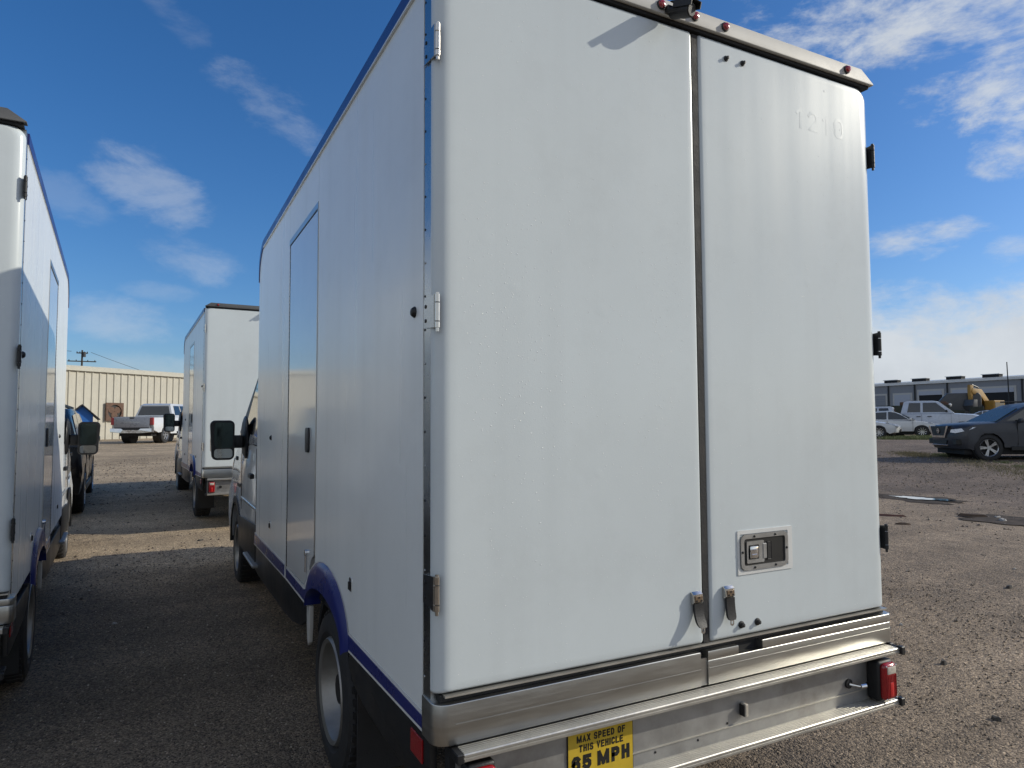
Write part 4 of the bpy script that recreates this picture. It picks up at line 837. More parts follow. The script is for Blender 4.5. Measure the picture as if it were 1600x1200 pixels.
# ------------------------------------------------------------------ generic cars
def simple_mirror(root,x,y,z,m,s):
    bm=bmesh.new(); box(bm,*sorted((x,x+s*.17)),y-.05,y+.05,z-.06,z+.06,.03,2); mm=done('door_mirror',bm,m,root)
    bm=bmesh.new(); box(bm,*sorted((x-s*.06,x+s*.02)),y-.02,y+.04,z-.05,z-.02,.004); done('mirror_stalk',bm,M['black'],mm)
def pickup(label,loc,rz,paint,tail,h=1.95,cat='pickup truck',group=None,rear_detail=True,L_=5.8,chrome=True,styl='alloy'):
    root=thing('pickup_truck',label,cat,loc,rz,group)
    y0,y1=-L_/2,L_/2; wr=-L_/2+1.22; wf=L_/2-.98; zr=.40; hwb=.99
    Ar=arc(wr,zr,.46,0,180,10); Af=arc(wf,zr,.46,0,180,10)
    low=[(y0+.12,.62),(y0+.5,.52)]+[(y,z) for y,z in reversed(Ar) if z>.50]+[(wr+.5,.46),(wf-.5,.46)]+[(y,z) for y,z in reversed(Af) if z>.48]+[(y1-.4,.45),(y1-.08,.48),(y1,.62),(y1,1.0),(y1-.08,1.15),(y1-.5,1.24),(y1-1.45,1.30),(y0+2.05,1.30),(y0+2.0,1.28),(y0+.02,1.26),(y0,1.2)]
    bm=bmesh.new(); hull(bm,low,hwb,y0,y1,nose=.16,crown=.04,zmid=.9,low=.05,tail=.03); bd=done('body',bm,paint,root,smooth=40)
    yc0,yc1=y0+1.95,y1-1.32
    gh=[(yc0,1.28),(yc1,1.28),(yc1-.75,h-.05),(yc1-1.0,h),(yc0+.35,h),(yc0+.16,h-.06)]
    bm=bmesh.new(); ghouse(bm,gh,.93,.72,1.28,h); g=done('cabin',bm,paint,root,smooth=40)
    a=(g,); mid=(yc0+yc1)/2-.25
    sidewin(g,[(yc0+.32,1.36),(mid-.06,1.36),(mid-.06,h-.12),(yc0+.42,h-.12)],.93,.72,1.28,h)
    sidewin(g,[(mid+.06,1.36),(yc1-.28,1.36),(yc1-.85,h-.12),(mid+.06,h-.12)],.93,.72,1.28,h)
    quadwin(g,[(-.84,yc1-.06,1.34),(.84,yc1-.06,1.34),(.68,yc1-.73,h-.07),(-.68,yc1-.73,h-.07)],'windscreen',M['glass2'])
    quadwin(g,[(.80,yc0+.015,1.36),(-.80,yc0+.015,1.36),(-.66,yc0+.13,h-.14),(.66,yc0+.13,h-.14)],'rear_window',M['glass'])
    # bed cavity rim (dark tonneau)
    B(root,'bed_floor',M['dark'],-.80,.80,y0+.08,yc0-.05,1.262,1.27)
    for s in (-1,1):
        for yy in (mid,yc1-.15): 
            B(bd,'door_seam',M['ink'],*sorted((s*.985,s*.993)),yy-.004,yy+.004,.55,1.27)
        for yy in (mid-.25,yc1-1.25): B(bd,'door_handle',M['black'],*sorted((s*.985,s*1.01)),yy,yy+.2,1.10,1.14,bev=.005)
        B(root,'taillight',M['red'],*sorted((s*.84,s*.985)),y0-.015,y0+.10,.88,1.22,bev=.01)
        B(root,'headlight',M['head'],*sorted((s*.66,s*.93)),y1-.22,y1-.045,.88,1.08,bev=.02)
        simple_mirror(root,s*.97,yc1-.35,1.42,M['black'],s)
    PR(root,'tailgate',tail,rrect(-.83,.83,.72,1.24,.02,3),'y',y0-.025,y0+.05,bev=.004)
    bm=bmesh.new(); prism(bm,[(-.13,1.24),(.13,1.24),(.09,1.17),(-.09,1.17)],'y',y0-.035,y0-.02); done('tailgate_handle',bm,M['black'],root)
    bm=bmesh.new(); rg=random.Random(3)
    x=-.34
    while x<.36:
        w=rg.uniform(.03,.055); box(bm,x,x+w,y0-.030,y0-.0255,.985,.995+.0); box(bm,x,x+.012,y0-.030,y0-.0255,.985,1.03); box(bm,x,x+w*.7,y0-.030,y0-.0255,1.02,1.032); x+=w+.028
    done('chrome_badge',bm,M['chrome'],root)
    bm=bmesh.new(); prism(bm,[(-.97,.54),(-.97,.72),(-.44,.71),(-.36,.63),(.36,.63),(.44,.71),(.97,.72),(.97,.54),(.5,.50),(-.5,.50)],'y',y0-.10,y0+.16,.01); rb=done('rear_bumper',bm,M['chrome'] if chrome else M['black'],root)
    B(rb,'step_pad',M['black'],-.8,.8,y0-.03,y0+.12,.60,.76)
    B(root,'grille',M['black'],-.62,.62,y1-.05,y1+.02,.72,1.05,bev=.02); B(root,'front_bumper',M['chrome'] if chrome else paint,-.95,.95,y1-.12,y1+.06,.48,.68,bev=.03)
    B(root,'underbody',M['dark'],-.75,.75,y0+.3,y1-.3,.35,.6)
    for s in (-1,1):
        for yy in (wr,wf):
            wheel(root,(s*.86,yy,zr),.40,.25,.25,s,'alloy',6)
            bm=bmesh.new(); cyl(bm,(s*.72,yy,zr),'x',.44,-.16,.16,20); done('wheel_well',bm,M['ink'],root)
    return root
def car(label,name,cat,loc,rz,paint,L_,h,belt,prof,gh,wr,wf,R=.33,hw=.9,win=(),front=True,spk=10,nose=.22,zmid=.6,low=.06,roofhw=.62):
    root=thing(name,label,cat,loc,rz); y0,y1=-L_/2,L_/2
    Ar=arc(wr,R+.01,R+.055,0,180,10); Af=arc(wf,R+.01,R+.055,0,180,10); zs=.20+R*.25
    low_=[(y0+.15,zs+.05)]+[(y,z) for y,z in reversed(Ar) if z>zs-.02]+[(y,z) for y,z in reversed(Af) if z>zs-.02]+prof
    bm=bmesh.new(); hull(bm,low_,hw,y0,y1,nose=nose,crown=.05,zmid=zmid,low=low); bd=done('body',bm,paint,root,smooth=42)
    bm=bmesh.new(); ghouse(bm,gh,hw-.06,roofhw,belt,h); g=done('cabin',bm,paint,root,smooth=42)
    for w in win: sidewin(g,w,hw-.06,roofhw,belt,h)
    for s in (-1,1):
        for yy in (wr,wf):
            wheel(root,(s*(hw-.10),yy,R),R,.215,R*.68,s,'alloy',spk)
            bm=bmesh.new(); cyl(bm,(s*(hw-.22),yy,R),'x',R+.04,-.14,.12,20); done('wheel_well',bm,M['ink'],root)
    B(root,'underbody',M['dark'],-hw+.15,hw-.15,y0+.3,y1-.3,.18,.4)
    return root,bd,g
def rot_of(h): return math.atan2(-h[0],h[1])
# left background: white pickup in front of the metal building
px=pickup('white pickup with grey tailgate parked by the beige metal building',(-.45,37.4,gz(-.45,37.4)),-math.radians(27),M['carwhite'],M['tailgrey'])
# black pickup beyond the left truck
# silver-white crew cab on the right
ps=pickup('white crew cab pickup standing behind the white sedan',(37.4,21.75,.75),rot_of((.47,-.88)),M['carsilver'],M['carsilver'],h=2.0,chrome=True,L_=5.8)
# white sedan
def sedan(label,loc,rz,paint,L_=4.6,**k):
    h=1.46; b=.92
    prof=[(L_/2-.35,.24),(L_/2-.05,.30),(L_/2,.45),(L_/2-.04,.62),(L_/2-.25,.74),(L_/2-.9,.86),(L_/2-1.35,.93),(-L_/2+.9,.98),(-L_/2+.25,1.02),(-L_/2+.02,.95),(-L_/2,.6),(-L_/2+.06,.34)]
    gh=[(-L_/2+.55,b),(L_/2-1.25,b),(L_/2-1.95,1.28),(L_/2-2.35,1.42),(.0,h),(-.7,1.43),(-1.4,1.25)]
    win=[[(-1.25,.99),(-.28,.97),(-.28,1.37),(-.8,1.34),(-1.2,1.16)],[(-.20,.97),(.78,.96),(.35,1.24),(.1,1.36),(-.20,1.385)],[(.84,.96),(1.0,.96),(.55,1.19),(.48,1.21)]]
    r,bd,g=car(label,'sedan_car','car',loc,rz,paint,L_,h,b,prof,gh,-L_/2+.95,L_/2-.93,R=.325,hw=.89,win=win)
    quadwin(g,[(-.72,L_/2-1.30,.96),(.72,L_/2-1.30,.96),(.55,L_/2-1.97,1.30),(-.55,L_/2-1.97,1.30)],'windscreen',M['glass2'])
    for s in (-1,1):
        PR(bd,'headlight',M['head'],[(L_/2-.10,.60),(L_/2-.02,.58),(L_/2-.18,.72),(L_/2-.62,.80)],'x',*sorted((s*.60,s*.84)),bev=.01)
        for yy in (-.24,.95): B(bd,'door_seam',M['ink'],*sorted((s*.870,s*.8915)),yy-.004,yy+.004,.35,.9)
        simple_mirror(r,s*.84,.86,1.0,paint,s)
        B(bd,'door_handle',M['chrome'],*sorted((s*.88,s*.90)),-.55,-.38,.80,.825,bev=.003)
        B(bd,'taillight',M['red'],*sorted((s*.55,s*.80)),-L_/2+.0,-L_/2+.12,.78,.92,bev=.01)
    B(bd,'grille',M['black'],-.45,.45,L_/2-.06,L_/2+.015,.32,.48,bev=.01)
    return r
hs_=(.50,-.866); R_=rot_of(hs_)
# front wheel of the sedan must stand at (36.4,21.1)
fwp=Vector((35.48,20.55)); cpos=fwp-Vector(hs_)*1.37+Vector((.45,.25))
sedan('white sedan seen side-on with fallen scrap by its sill',(cpos.x,cpos.y,.75),R_,M['carwhite'])
cp2=Vector((32.4,20.9))-Vector(hs_)*1.37+Vector((.5,.2))
sedan('white car with only its rounded nose showing past the big truck',(cp2.x,cp2.y,.75),R_,M['carwhite'],L_=4.5)
# charcoal SUV
def suv(label,loc,rz,paint):
    L_=5.0; h=1.72; b=1.08; f=L_/2
    prof=[(f-.35,.30),(f-.08,.34),(f-.01,.45),(f,.72),(f-.03,.96),(f-.12,1.03),(f-.5,1.09),(f-1.2,1.14),(-f+.3,1.17),(-f+.04,1.12),(-f,.7),(-f+.08,.38)]
    gh=[(-f+.12,b),(f-1.12,b),(f-1.85,1.50),(f-2.15,1.64),(f-2.7,h),(-.8,h),(-f+.55,1.68),(-f+.25,1.5)]
    win=[[(-f+.45,1.2),(-.95,1.18),(-.95,1.62),(-f+.75,1.58)],[(-.87,1.18),(.12,1.17),(.12,1.63),(-.87,1.63)],[(.20,1.17),(f-1.42,1.155),(f-1.98,1.50),(f-2.2,1.60),(.20,1.63)]]
    r,bd,g=car(label,'sport_utility_car','car',loc,rz,paint,L_,h,b,prof,gh,-f+1.05,f-.90,R=.375,hw=.96,win=win,spk=5,nose=.34,zmid=.8,roofhw=.74)
    quadwin(g,[(-.80,f-1.17,1.13),(.80,f-1.17,1.13),(.62,f-1.86,1.52),(-.62,f-1.86,1.52)],'windscreen',M['glass2'])
    # grille with U-shaped chrome surround
    yf=f+.012
    bm=bmesh.new(); prism(bm,[(-.40,.70),(.40,.70),(.52,1.0),(-.52,1.0)],'y',f-.1,yf); gr=done('grille',bm,M['ink'],bd)
    bm=bmesh.new()
    for s in (-1,1): prism(bm,[(s*.60,1.01),(s*.50,1.01),(s*.34,.72),(s*.38,.66)],'y',f-.08,yf+.014)
    prism(bm,[(-.38,.66),(.38,.66),(.34,.72),(-.34,.72)],'y',f-.08,yf+.014); done('chrome_surround',bm,M['chrome'],gr)
    bm=bmesh.new(); lathe(bm,[(.075,.01),(.075,.022),(.055,.022),(.055,.01)],(0,yf,.86),'y',20); box(bm,-.09,.09,yf+.01,yf+.022,.845,.872); done('round_emblem',bm,M['chrome'],gr)
    bm=bmesh.new(); prism(bm,[(-.42,.47),(.42,.47),(.46,.58),(-.46,.58)],'y',f-.1,yf-.006); done('lower_grille',bm,M['ink'],bd)
    B(bd,'chrome_strip',M['chrome'],-.46,.46,f-.06,yf+.002,.43,.45,bev=.004)
    for s in (-1,1):
        # wrap-around lamp
        bm=bmesh.new(); P=[(s*.62,f-.05,.82),(s*.64,f-.06,.90),(s*.80,f-.18,.925),(s*.95,f-.60,.98),(s*.955,f-.50,.92),(s*.87,f-.26,.84),(s*.76,f-.13,.80)]
        lo=[bm.verts.new(p) for p in P]; hi=[bm.verts.new((p[0]+s*.012,p[1]+.03,p[2])) for p in P]
        k=len(P); bm.faces.new(lo); bm.faces.new(hi[::-1])
        for i in range(k): bm.faces.new((lo[i],lo[(i+1)%k],hi[(i+1)%k],hi[i]))
        hl=done('headlight',bm,M['head'],bd)
        B(bd,'fog_lamp_pocket',M['ink'],*sorted((s*.62,s*.84)),f-.25,f-.035-.04,.46,.62,bev=.01)
        simple_mirror(r,s*.93,f-1.75,1.16,paint,s)
        B(bd,'sill_trim',M['black'],*sorted((s*.90,s*.962)),-1.1,1.0,.30,.42,bev=.01)
        for yy in (f-1.68,.16,-.9): B(bd,'door_seam',M['ink'],*sorted((s*.925,s*.962)),yy-.004,yy+.004,.45,1.08)
        for yy in (.35,-.7): B(bd,'door_handle',M['chrome'],*sorted((s*.95,s*.975)),yy,yy+.18,.98,1.01,bev=.004)
        B(g,'roof_rail',M['black'],*sorted((s*.64,s*.67)),-1.9,.4,h-.01,h+.04,bev=.008)
    return r
th_=math.radians(27); per=Vector((-.47,.88)); tow=Vector((-.88,-.47))
H=(per*math.cos(th_)+tow*math.sin(th_)).normalized(); rt=Vector((H.y,-H.x))
wheel_target=Vector((20.65,9.45))         # its left front wheel
left=-rt
cs=wheel_target-H*1.48+rt*.90*1.0
# the side facing us is the vehicle's left or right?
cs1=wheel_target-H*1.60-left*.90
suv('charcoal SUV facing us at an angle on the grass edge',(cs1.x,cs1.y,gz(20.7,9.5)-.01),rot_of((H.x,H.y)),M['cargrey'])
suv('glossy black SUV parked just beyond the left box truck',(-2.78,12.9,gz(-3.1,12.5)-.02),math.radians(2),M['carblack'])
# others far right
def van(label,loc,rz,paint):
    root=thing('high_roof_van',label,'van',loc,rz); f=2.95
    low=[(-f,.4),(-f+.5,.38)]+[(y,z) for y,z in reversed(arc(-1.9,.36,.42,0,180,8)) if z>.38]+[(y,z) for y,z in reversed(arc(1.95,.36,.42,0,180,8)) if z>.38]+[(f-.05,.4),(f,.7),(f-.1,1.05),(f-.7,1.35),(f-1.75,2.15),(f-2.3,2.55),(-f+.1,2.68),(-f,2.55)]
    bm=bmesh.new(); hull(bm,low,1.0,-f,f,nose=.3,crown=.10,zmid=2.3); bd=done('body',bm,paint,root,smooth=40)
    quadwin(bd,[(-.85,f-.78,1.40),(.85,f-.78,1.40),(.78,f-1.66,2.08),(-.78,f-1.66,2.08)],'windscreen',M['glass2'])
    for s in (-1,1):
        PR(bd,'side_window',M['glass'],[(f-2.0,1.35),(f-1.0,1.35),(f-1.6,1.85),(f-2.0,1.9)],'x',*sorted((s*.97,s*1.004)))
        for yy in (-1.9,1.95): wheel(root,(s*.88,yy,.36),.36,.22,.24,s)
    return root
van('white high roof van behind the charcoal SUV',(42.4,16.3,.75),rot_of((-.62,.55)),M['carsilver'])
sx_=suv('white SUV far back between crew cab and high roof van',(58.3,29.6,.75),rot_of((-.5,.86)),M['carsilver'])
pickup('white pickup cab showing its rear corner left of the crew cab',(42.6,27.8,.75),rot_of((-.5,.86)),M['carsilver'],M['carsilver'],h=1.86,chrome=False)
suv('dark SUV roof just visible behind the charcoal SUV',(36.5,15.4,.72),rot_of((-.5,.86)),M['carblack'])

# ------------------------------------------------------------------ left background building (sheet metal)
A_=Vector((-11.5,41.4)); E_=Vector((2.6,51.6)); dw=(E_-A_); Lw=dw.length; dw.normalize(); nw=Vector((dw.y,-dw.x))
def bw(s,o,z): p=A_+dw*s+nw*o; return (p.x,p.y,z)
sh=thing('metal_building','low beige building with ribbed sheet metal wall and white eave','building',(A_.x,A_.y,.75),math.atan2(dw.y,dw.x))
# local: +x along wall, -y toward camera
PWD=.92; npn=int(Lw/PWD); ribs=[0,.07,.12,.155,.30,.335,.385,.46,.46+.07,.46+.12,.46+.155,.46+.30,.46+.335,.46+.385]
def panel_mesh():
    bm=bmesh.new(); pts=[]
    for k_ in range(2):
        b0=k_*.46
        pts+= [(b0,0),(b0+.12,0),(b0+.150,-.055),(b0+.225,-.055),(b0+.255,0)]
    pts.append((.92,0)); zz=(0,4.15)
    V_=[[bm.verts.new((x,y,z)) for x,y in pts] for z in zz]; Vb=[[bm.verts.new((x,y+.02,z)) for x,y in pts] for z in zz]
    for i in range(len(pts)-1):
        bm.faces.new((V_[0][i],V_[0][i+1],V_[1][i+1],V_[1][i])); bm.faces.new((Vb[0][i+1],Vb[0][i],Vb[1][i],Vb[1][i+1]))
    bmesh.ops.recalc_face_normals(bm,faces=bm.faces); me=bpy.data.meshes.new('wall_panel'); bm.to_mesh(me); bm.free(); me.materials.append(M['metalwall']); return me
pm=panel_mesh()
for i in range(npn): link('wall_panel',pm,sh,(i*PWD,0,0))
B(sh,'wall_core',M['bwall'],.02,npn*PWD,.05,.2,0,4.1)
B(sh,'end_wall',M['metalwall'],-.15,0,.0,9,0,4.2)
PR(sh,'eave_trim',M['fascia'],[(-.17,4.12),(-.17,4.34),(-.10,4.42),(.2,4.42),(.2,4.12)],'x',-.2,npn*PWD+.2)
PR(sh,'roof',M['fascia'],[(.0,4.43),(9,5.1),(9,5.0),(.0,4.38)],'x',-.3,npn*PWD+.3)
# rusty wall fan (stands off the wall)
def to_world(s,o,z): p=A_+dw*s+nw*(o); return p
sf=None
fx=(Vector((-2.78,46.9))-A_).dot(dw)
fan=thing('wall_fan','square rusty exhaust fan on the metal wall above the pickup bed','fan',(A_.x+dw.x*fx+nw.x*.12,A_.y+dw.y*fx+nw.y*.12,2.45),math.atan2(dw.y,dw.x))
bm=bmesh.new(); o=[( .62*math.cos(PI/4+PI/2*(i//6)+ (0)),0) for i in range(24)]
sq=[]; ci=[]
for i in range(24):
    a=2*PI*i/24+PI/4; k_=.56/max(abs(math.cos(a)),abs(math.sin(a))); sq.append((k_*math.cos(a),k_*math.sin(a))); ci.append((.44*math.cos(a),.44*math.sin(a)))
frame(bm,sq,ci,'y',-.06,.04); done('fan_frame',bm,M['rust'],fan)
for i in range(3):
    bm=bmesh.new(); a=2*PI*i/3+.5; lathe(bm,[(.21,0),(.20,-.012),(.0001,-.02)],(.22*math.cos(a),.0,.22*math.sin(a)),'y',16); done('fan_blade',bm,M['rust'],fan)
bm=bmesh.new(); cyl(bm,(0,0,0),'y',.43,.02,.035,24); done('fan_back',bm,M['ink'],fan)
# blue little pump house
bh=thing('blue_shed','small blue gabled shed with black roof beside the metal building','shed',(-4.42,42.3,.75),math.radians(8))
PR(bh,'wall',M['bluewood'],[(-.52,0),(.52,0),(.52,1.42),(0,1.95),(-.52,1.42)],'y',-.5,.6)
for s in (-1,1):
    bm=bmesh.new(); slab(bm,[(0,-.7,2.02),(0,.75,2.02),(s*.86,.75,1.20),(s*.86,-.7,1.20)][::(1 if s>0 else -1)],.05); done('roof_panel',bm,M['shingle'],bh)
# utility pole & wires
up=thing('utility_pole','wooden utility pole with crossarms rising beyond the metal building roof','utility pole',(-7.67,80.2,.7))
bm=bmesh.new(); tube(bm,(0,0,0),(0,0,8.6),.12,10,.08); done('pole',bm,M['wood'],up)
for z,w in ((8.3,.5),(7.45,1.25)):
    bm=bmesh.new(); box(bm,-w,w,-.06,.06,z-.05,z+.05); ca=done('crossarm',bm,M['wood'],up)
    for x in (-w*.9,-w*.4,w*.4,w*.9):
        bm=bmesh.new(); cyl(bm,(x,0,z),'z',.04,.05,.16,8); done('insulator',bm,M['black'],ca)
bm=bmesh.new(); cyl(bm,(.2,-.1,7.9),'z',.14,0,.5,12); done('transformer',bm,M['tank'],up)
def wire(label,p,q,sag,r=.02):
    bm=bmesh.new(); p,q=Vector(p),Vector(q); N=14; pr_=p
    for i in range(1,N+1):
        t=i/N; c=p.lerp(q,t); c.z-=sag*4*t*(1-t); tube(bm,pr_,c,r,5); pr_=c
    o=done('power_line',bm,M['ink'],None); o['label']=label; o['category']='cable'; return o
wire('power line running left from the utility pole top',(-8.6,80.2,9.15),(-30,74,11.9),.6)
wire('power line sloping down right from the utility pole',(-6.9,80.2,9.1),(14,95,4.0),.6)
pt=thing('pole_distant','thin grey pole leaning above the long warehouse roof','pole',(128.5,63,.7))
bm=bmesh.new(); tube(bm,(0,0,0),(.2,.25,11.0),.12,8,.08); done('shaft',bm,M['black'],pt)

# ------------------------------------------------------------------ right background warehouse, front wall on x=130
wh=thing('warehouse','long grey warehouse with roller doors and low vents along its roof','warehouse',(130.3,75,.75))
YS=np.array([110,88,60,30,-10]); 
X0=0
B(wh,'front_wall',M['bwall'],0,.3,-75,40,0,8.0)
B(wh,'roof_edge',M['white'],-.35,.3,-75,40,8.02,8.42)
PR(wh,'roof',M['fascia'],[(0.0,8.43),(20,9.7),(20,9.5),(0,8.3)],'y',-75,40) if False else None
bm=bmesh.new(); slab(bm,[(-.3,-75,8.44),(22,-75,9.9),(22,40,9.9),(-.3,40,8.44)],.1); done('roof',bm,M['white'],wh)
# doors (y local, from image columns)
for (ya,yb,ztop,shut,m) in ((9.7,6.4,6.1,True,'shutter'),(4.7,.3,6.6,False,'dark'),(-1.6,-5.6,6.6,False,'dark'),(-6.4,-11.9,6.6,False,'dark'),(-14.7,-19.5,6.6,False,'dark'),(16.5,11.6,6.1,True,'bwall')):
    fr_=B(wh,'door_frame',M['cap'],-.06,-.001,yb-.35,ya+.35,0,ztop+.35)
    if shut:
        for i in range(12): B(fr_,'slat',M[m],-.11,-.061,yb,ya,ztop-.5*(i+1)+.02,ztop-.5*i)
    else:
        B(fr_,'opening',M['dark'],-.075,-.061,yb,ya,0,ztop)
        B(fr_,'rolled_shutter',M['shutter'],-.14,-.076,yb,ya,ztop-.75,ztop)
for y in (10.9,5.5,-.7,-13.2,-21): B(wh,'downpipe',M['black'],-.2,-.062,y-.12,y+.12,0,8.0)
for y in (15.0,11.0,5.6,3.0,-3.4,-9.2,-15.6)[::2]+( ): pass
for y in (11.2,5.4,-1.2,-7.6,-14.8,-22,17.5):
    v=B(wh,'roof_vent',M['dark'],1.2,2.4,y-1.4,y+1.4,8.55,9.15); B(v,'vent_cap',M['white'],1.0,2.6,y-1.55,y+1.55,9.16,9.26)
# excavator behind the crew cab: boom, stick, bucket, cab
def excavator(label,loc,rz,sc=1):
    r=thing('excavator',label,'excavator',loc,rz)
    P=[(0,1.2),(.5,2.6),(2.6,4.05),(4.6,4.15),(5.0,3.85),(4.6,3.55),(2.9,3.45),(1.1,2.2),(.6,1.1)]
    PR(r,'boom',M['excav'],[(y*sc*.62,z*sc) for y,z in P],'x',-.2,.2,bev=.03)
    P=[(4.4,4.4),(5.1,4.5),(5.2,3.9),(5.0,2.9),(4.75,2.85),(4.5,3.7)]
    PR(r,'stick',M['excav'],[(y*sc*.62,z*sc) for y,z in P],'x',-.16,.16,bev=.02)
    bm=bmesh.new(); tube(bm,(.3,.8*sc,2.0*sc),(.3,1.86*sc,3.3*sc),.09,8); tube(bm,(0,1.8*sc,4.2*sc),(0,2.8*sc,4.5*sc),.08,8); done('hydraulic_ram',bm,M['black'],r)
    PR(r,'bucket',M['tank'],[(2.7*sc,3.0*sc),(3.2*sc,3.0*sc),(3.4*sc,2.4*sc),(3.1*sc,1.9*sc),(2.7*sc,2.2*sc)],'x',-.5,.5,bev=.03)
    B(r,'engine_house',M['excav'],-1.3,1.3,-2.6,.6,.95,2.2,bev=.1); c=B(r,'cab',M['excav'],-1.25,-.2,-.2,1.4,1.0,2.9,bev=.08); B(c,'cab_window',M['glass'],-1.27,-.18,.0,1.3,1.7,2.7)
    for s in (-1,1):
        PR(r,'track',M['dark'],[(-2.0,.0),(2.0,.0),(2.3,.4),(2.0,.85),(-2.0,.85),(-2.3,.4)],'x',*sorted((s*1.0,s*1.5)),bev=.03)
    return r
excavator('yellow excavator with raised arm in front of the warehouse doors',(74.6,37.6,.75),rot_of((-1,.12)))
excavator('second yellow excavator mostly cut off by the right edge',(80.9,34.3,.75),rot_of((-1,.12)))
tk=thing('tank_trailer','dark grey tank trailer with chamfered ends parked before the warehouse','trailer',(72.4,39.4,.75),rot_of((.55,-.83)))
PR(tk,'tank_body',M['tank'],[(-1.9,1.2),(-1.9,2.9),(-1.2,3.7),(1.5,3.7),(1.7,3.4),(1.7,1.2)],'x',-1.2,1.2,bev=.12)
B(tk,'chassis',M['dark'],-.6,.6,-2.5,3.4,.8,1.15)
for s in (-1,1):
    for y in (-1.6,-.6): wheel(tk,(s*1.0,y,.5),.5,.3,.3,s)
tk2=thing('green_container','dull dark container heap with orange scrap behind the parked pickups','container',(60.5,37.6,.75),rot_of((.5,-.86)))
B(tk2,'container_body',M['olive'],-1.2,1.2,-3.5,3.5,.1,2.3,bev=.04)
for i in range(12): B(tk2,'rib',M['olive'],-1.26,-1.201,-3.3+i*.58,-3.1+i*.58,.2,2.2)
bm=bmesh.new(); rg=random.Random(9)
for i in range(26):
    x,y=rg.uniform(-.9,.9),rg.uniform(-.2,3.3); s=rg.uniform(.1,.28); box(bm,x-s,x+s,y-s,y+s,2.3,2.3+s*1.6,.02)
done('scrap_pile',bm,M['rust'],tk2,kind='stuff')
tk3=thing('equipment_trailer','low dark trailer with clutter in front of the first open warehouse door','trailer',(66.5,38.0,.75),rot_of((.5,-.86)))
B(tk3,'deck',M['tank'],-1.2,1.2,-4,4,.7,1.0,bev=.02)
for i in range(5): B(tk3,'crate',M['olive'],-.8,.8,-3.6+i*1.5,-2.5+i*1.5,1.01,1.9+.3*(i%3),bev=.04)
B(tk3,'tarpaulin',M['white'],-.9,.9,-1.2,1.0,2.25,2.55,bev=.1)
for s in (-1,1):
    for y in (-.6,.6): wheel(tk3,(s*1.05,y,.42),.42,.26,.26,s)

# ------------------------------------------------------------------ grass tufts and litter
def grass(name,spots,n,h0,h1,m,seed,label):
    rg=np.random.default_rng(seed); V_=[];F_=[]
    for i in range(n):
        (ax_,ay,bx_,by,wd)=spots[rg.integers(len(spots))]; t=rg.random(); x=ax_+(bx_-ax_)*t+rg.normal()*wd; y=ay+(by-ay)*t+rg.normal()*wd
        if math.sin(x*2.1+1)*math.sin(y*1.7)+rg.random()*1.2<.25: continue
        z=gz(x,y); h=rg.uniform(h0,h1); a=rg.uniform(0,2*PI); w=.006+.006*rg.random(); lx,ly=rg.normal()*h*.35,rg.normal()*h*.35; k=len(V_)
        V_+= [(x-w*math.cos(a),y-w*math.sin(a),z-.01),(x+w*math.cos(a),y+w*math.sin(a),z-.01),(x+lx*.5,y+ly*.5,z+h*.6),(x+lx,y+ly,z+h)]
        F_+= [(k,k+1,k+2),(k+1,k+3,k+2)]
    me=bpy.data.meshes.new(name); me.from_pydata(V_,[],F_); me.materials.append(m); return link(name,me,kind='stuff',label=label,category='grass')
M['grass']=mat('grass_blades',(.13,.15,.055),.7,var=.45,vscale=3)
M['drygrass']=mat('dry_grass',(.20,.17,.09),.8,var=.4,vscale=4)
grass('grass',[(20.6,8.3,17.0,5.6,.16),(20.3,8.9,18.6,7.2,.12),(21.2,10.9,22.0,11.6,.15)],6500,.02,.08,M['grass'],1,'short green grass in patches around the charcoal SUV')
grass('grass',[(20.6,11.2,22.0,12.8,.3),(20.3,9.9,15.5,5.0,.3)],6000,.02,.08,M['drygrass'],2,'dry yellowed grass mixed with gravel near the SUV nose')
grass('grass',[(30.5,19.2,36.6,20.0,.35),(31,18.5,34,18.6,.4)],14000,.05,.2,M['grass'],3,'green grass strip along the white parked cars')
rg=random.Random(12)
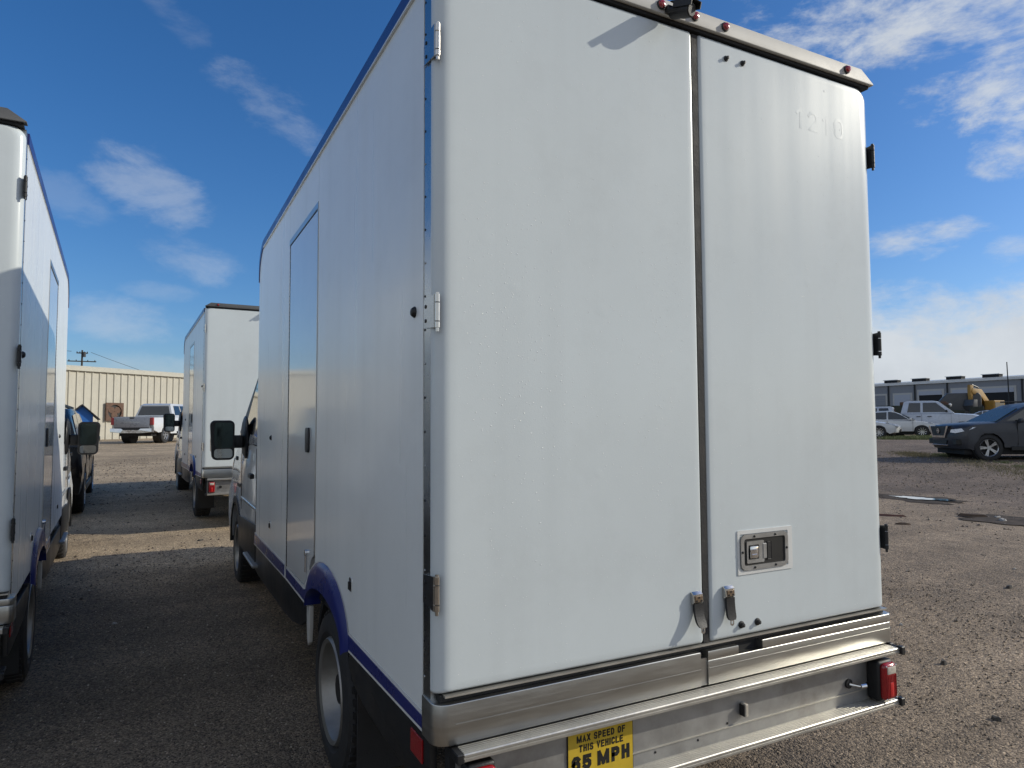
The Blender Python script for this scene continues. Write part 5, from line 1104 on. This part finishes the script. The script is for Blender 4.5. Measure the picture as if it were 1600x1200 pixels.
def litter(nm,label,cat,x,y,sx,sy,sz,rz,m,grp=None):
    bm=bmesh.new(); n=7; lo=[];hi=[]
    for i in range(n):
        a=2*PI*i/n; k_=rg.uniform(.7,1.15); lo.append(bm.verts.new((sx*k_*math.cos(a),sy*k_*math.sin(a),0))); k_*=rg.uniform(.55,.85); hi.append(bm.verts.new((sx*k_*math.cos(a),sy*k_*math.sin(a),sz*rg.uniform(.7,1.2))))
    bm.faces.new(lo[::-1]); bm.faces.new(hi)
    for i in range(n): bm.faces.new((lo[i],lo[(i+1)%n],hi[(i+1)%n],hi[i]))
    o=done(nm,bm,m,None,(x,y,gz(x,y)-.003)); o.rotation_euler=(0,0,rz); o['label']=label; o['category']=cat
    if grp: o['group']=grp
M['palestone']=mat('pale_stone',(.38,.36,.33),.8,var=.2,vscale=30,bump=.4); M['darkstone']=mat('dark_stone',(.05,.045,.04),.85,var=.3,vscale=30,bump=.5)
litter('stick','thin reddish strip of wood right of the truck, left of the puddle','scrap',9.35,4.9,.26,.025,.03,-.95,M['reddebris'])
litter('stick','short brown splinter lying on gravel nearest the red strip','scrap',8.8,4.35,.14,.03,.03,-.8,M['brown'])
litter('plank','dark flat scrap beside the damp patch at the right edge','scrap',10.25,4.2,.24,.07,.05,-.9,M['brown'])
for i,(x,y,s,lb) in enumerate(((10.45,3.95,.06,'pale chunk of concrete at the far left of the damp patch'),(10.2,3.75,.08,'largest pale chunk of concrete, nearest the dark flat scrap'),(10.6,3.45,.05,'pale chunk of concrete at the right end of the damp patch'))): litter('broken_concrete',lb,'rubble',x,y,s,s*.7,s*.5,i,M['palestone'],'pale rubble by the damp patch')
litter('stone','dark stone standing proud on the right-hand gravel','stone',3.98,.93,.026,.02,.026,.3,M['darkstone'])
litter('stone','dark stone low on the gravel near the lower right corner','stone',3.35,.28,.028,.02,.02,1.3,M['darkstone'])
litter('stone','pale stone on gravel right of the tail light','stone',4.55,1.6,.02,.016,.014,1.3,M['palestone'])
litter('stone','dark lone stone farther out on the right gravel','stone',6.4,1.75,.045,.03,.03,.2,M['darkstone'])
litter('stone','dark stone in the sunlit strip between the trucks','stone',-.2,8.05,.05,.03,.02,.4,M['darkstone'])
litter('stone','pale flat stone at the edge of the shaded lane','stone',-1.0,4.6,.022,.03,.012,.9,M['palestone'])
litter('scrap_metal','bent dark scrap leaning at the white sedan sill','scrap',35.1,21.7,.35,.08,.28,-.9,M['ink'])
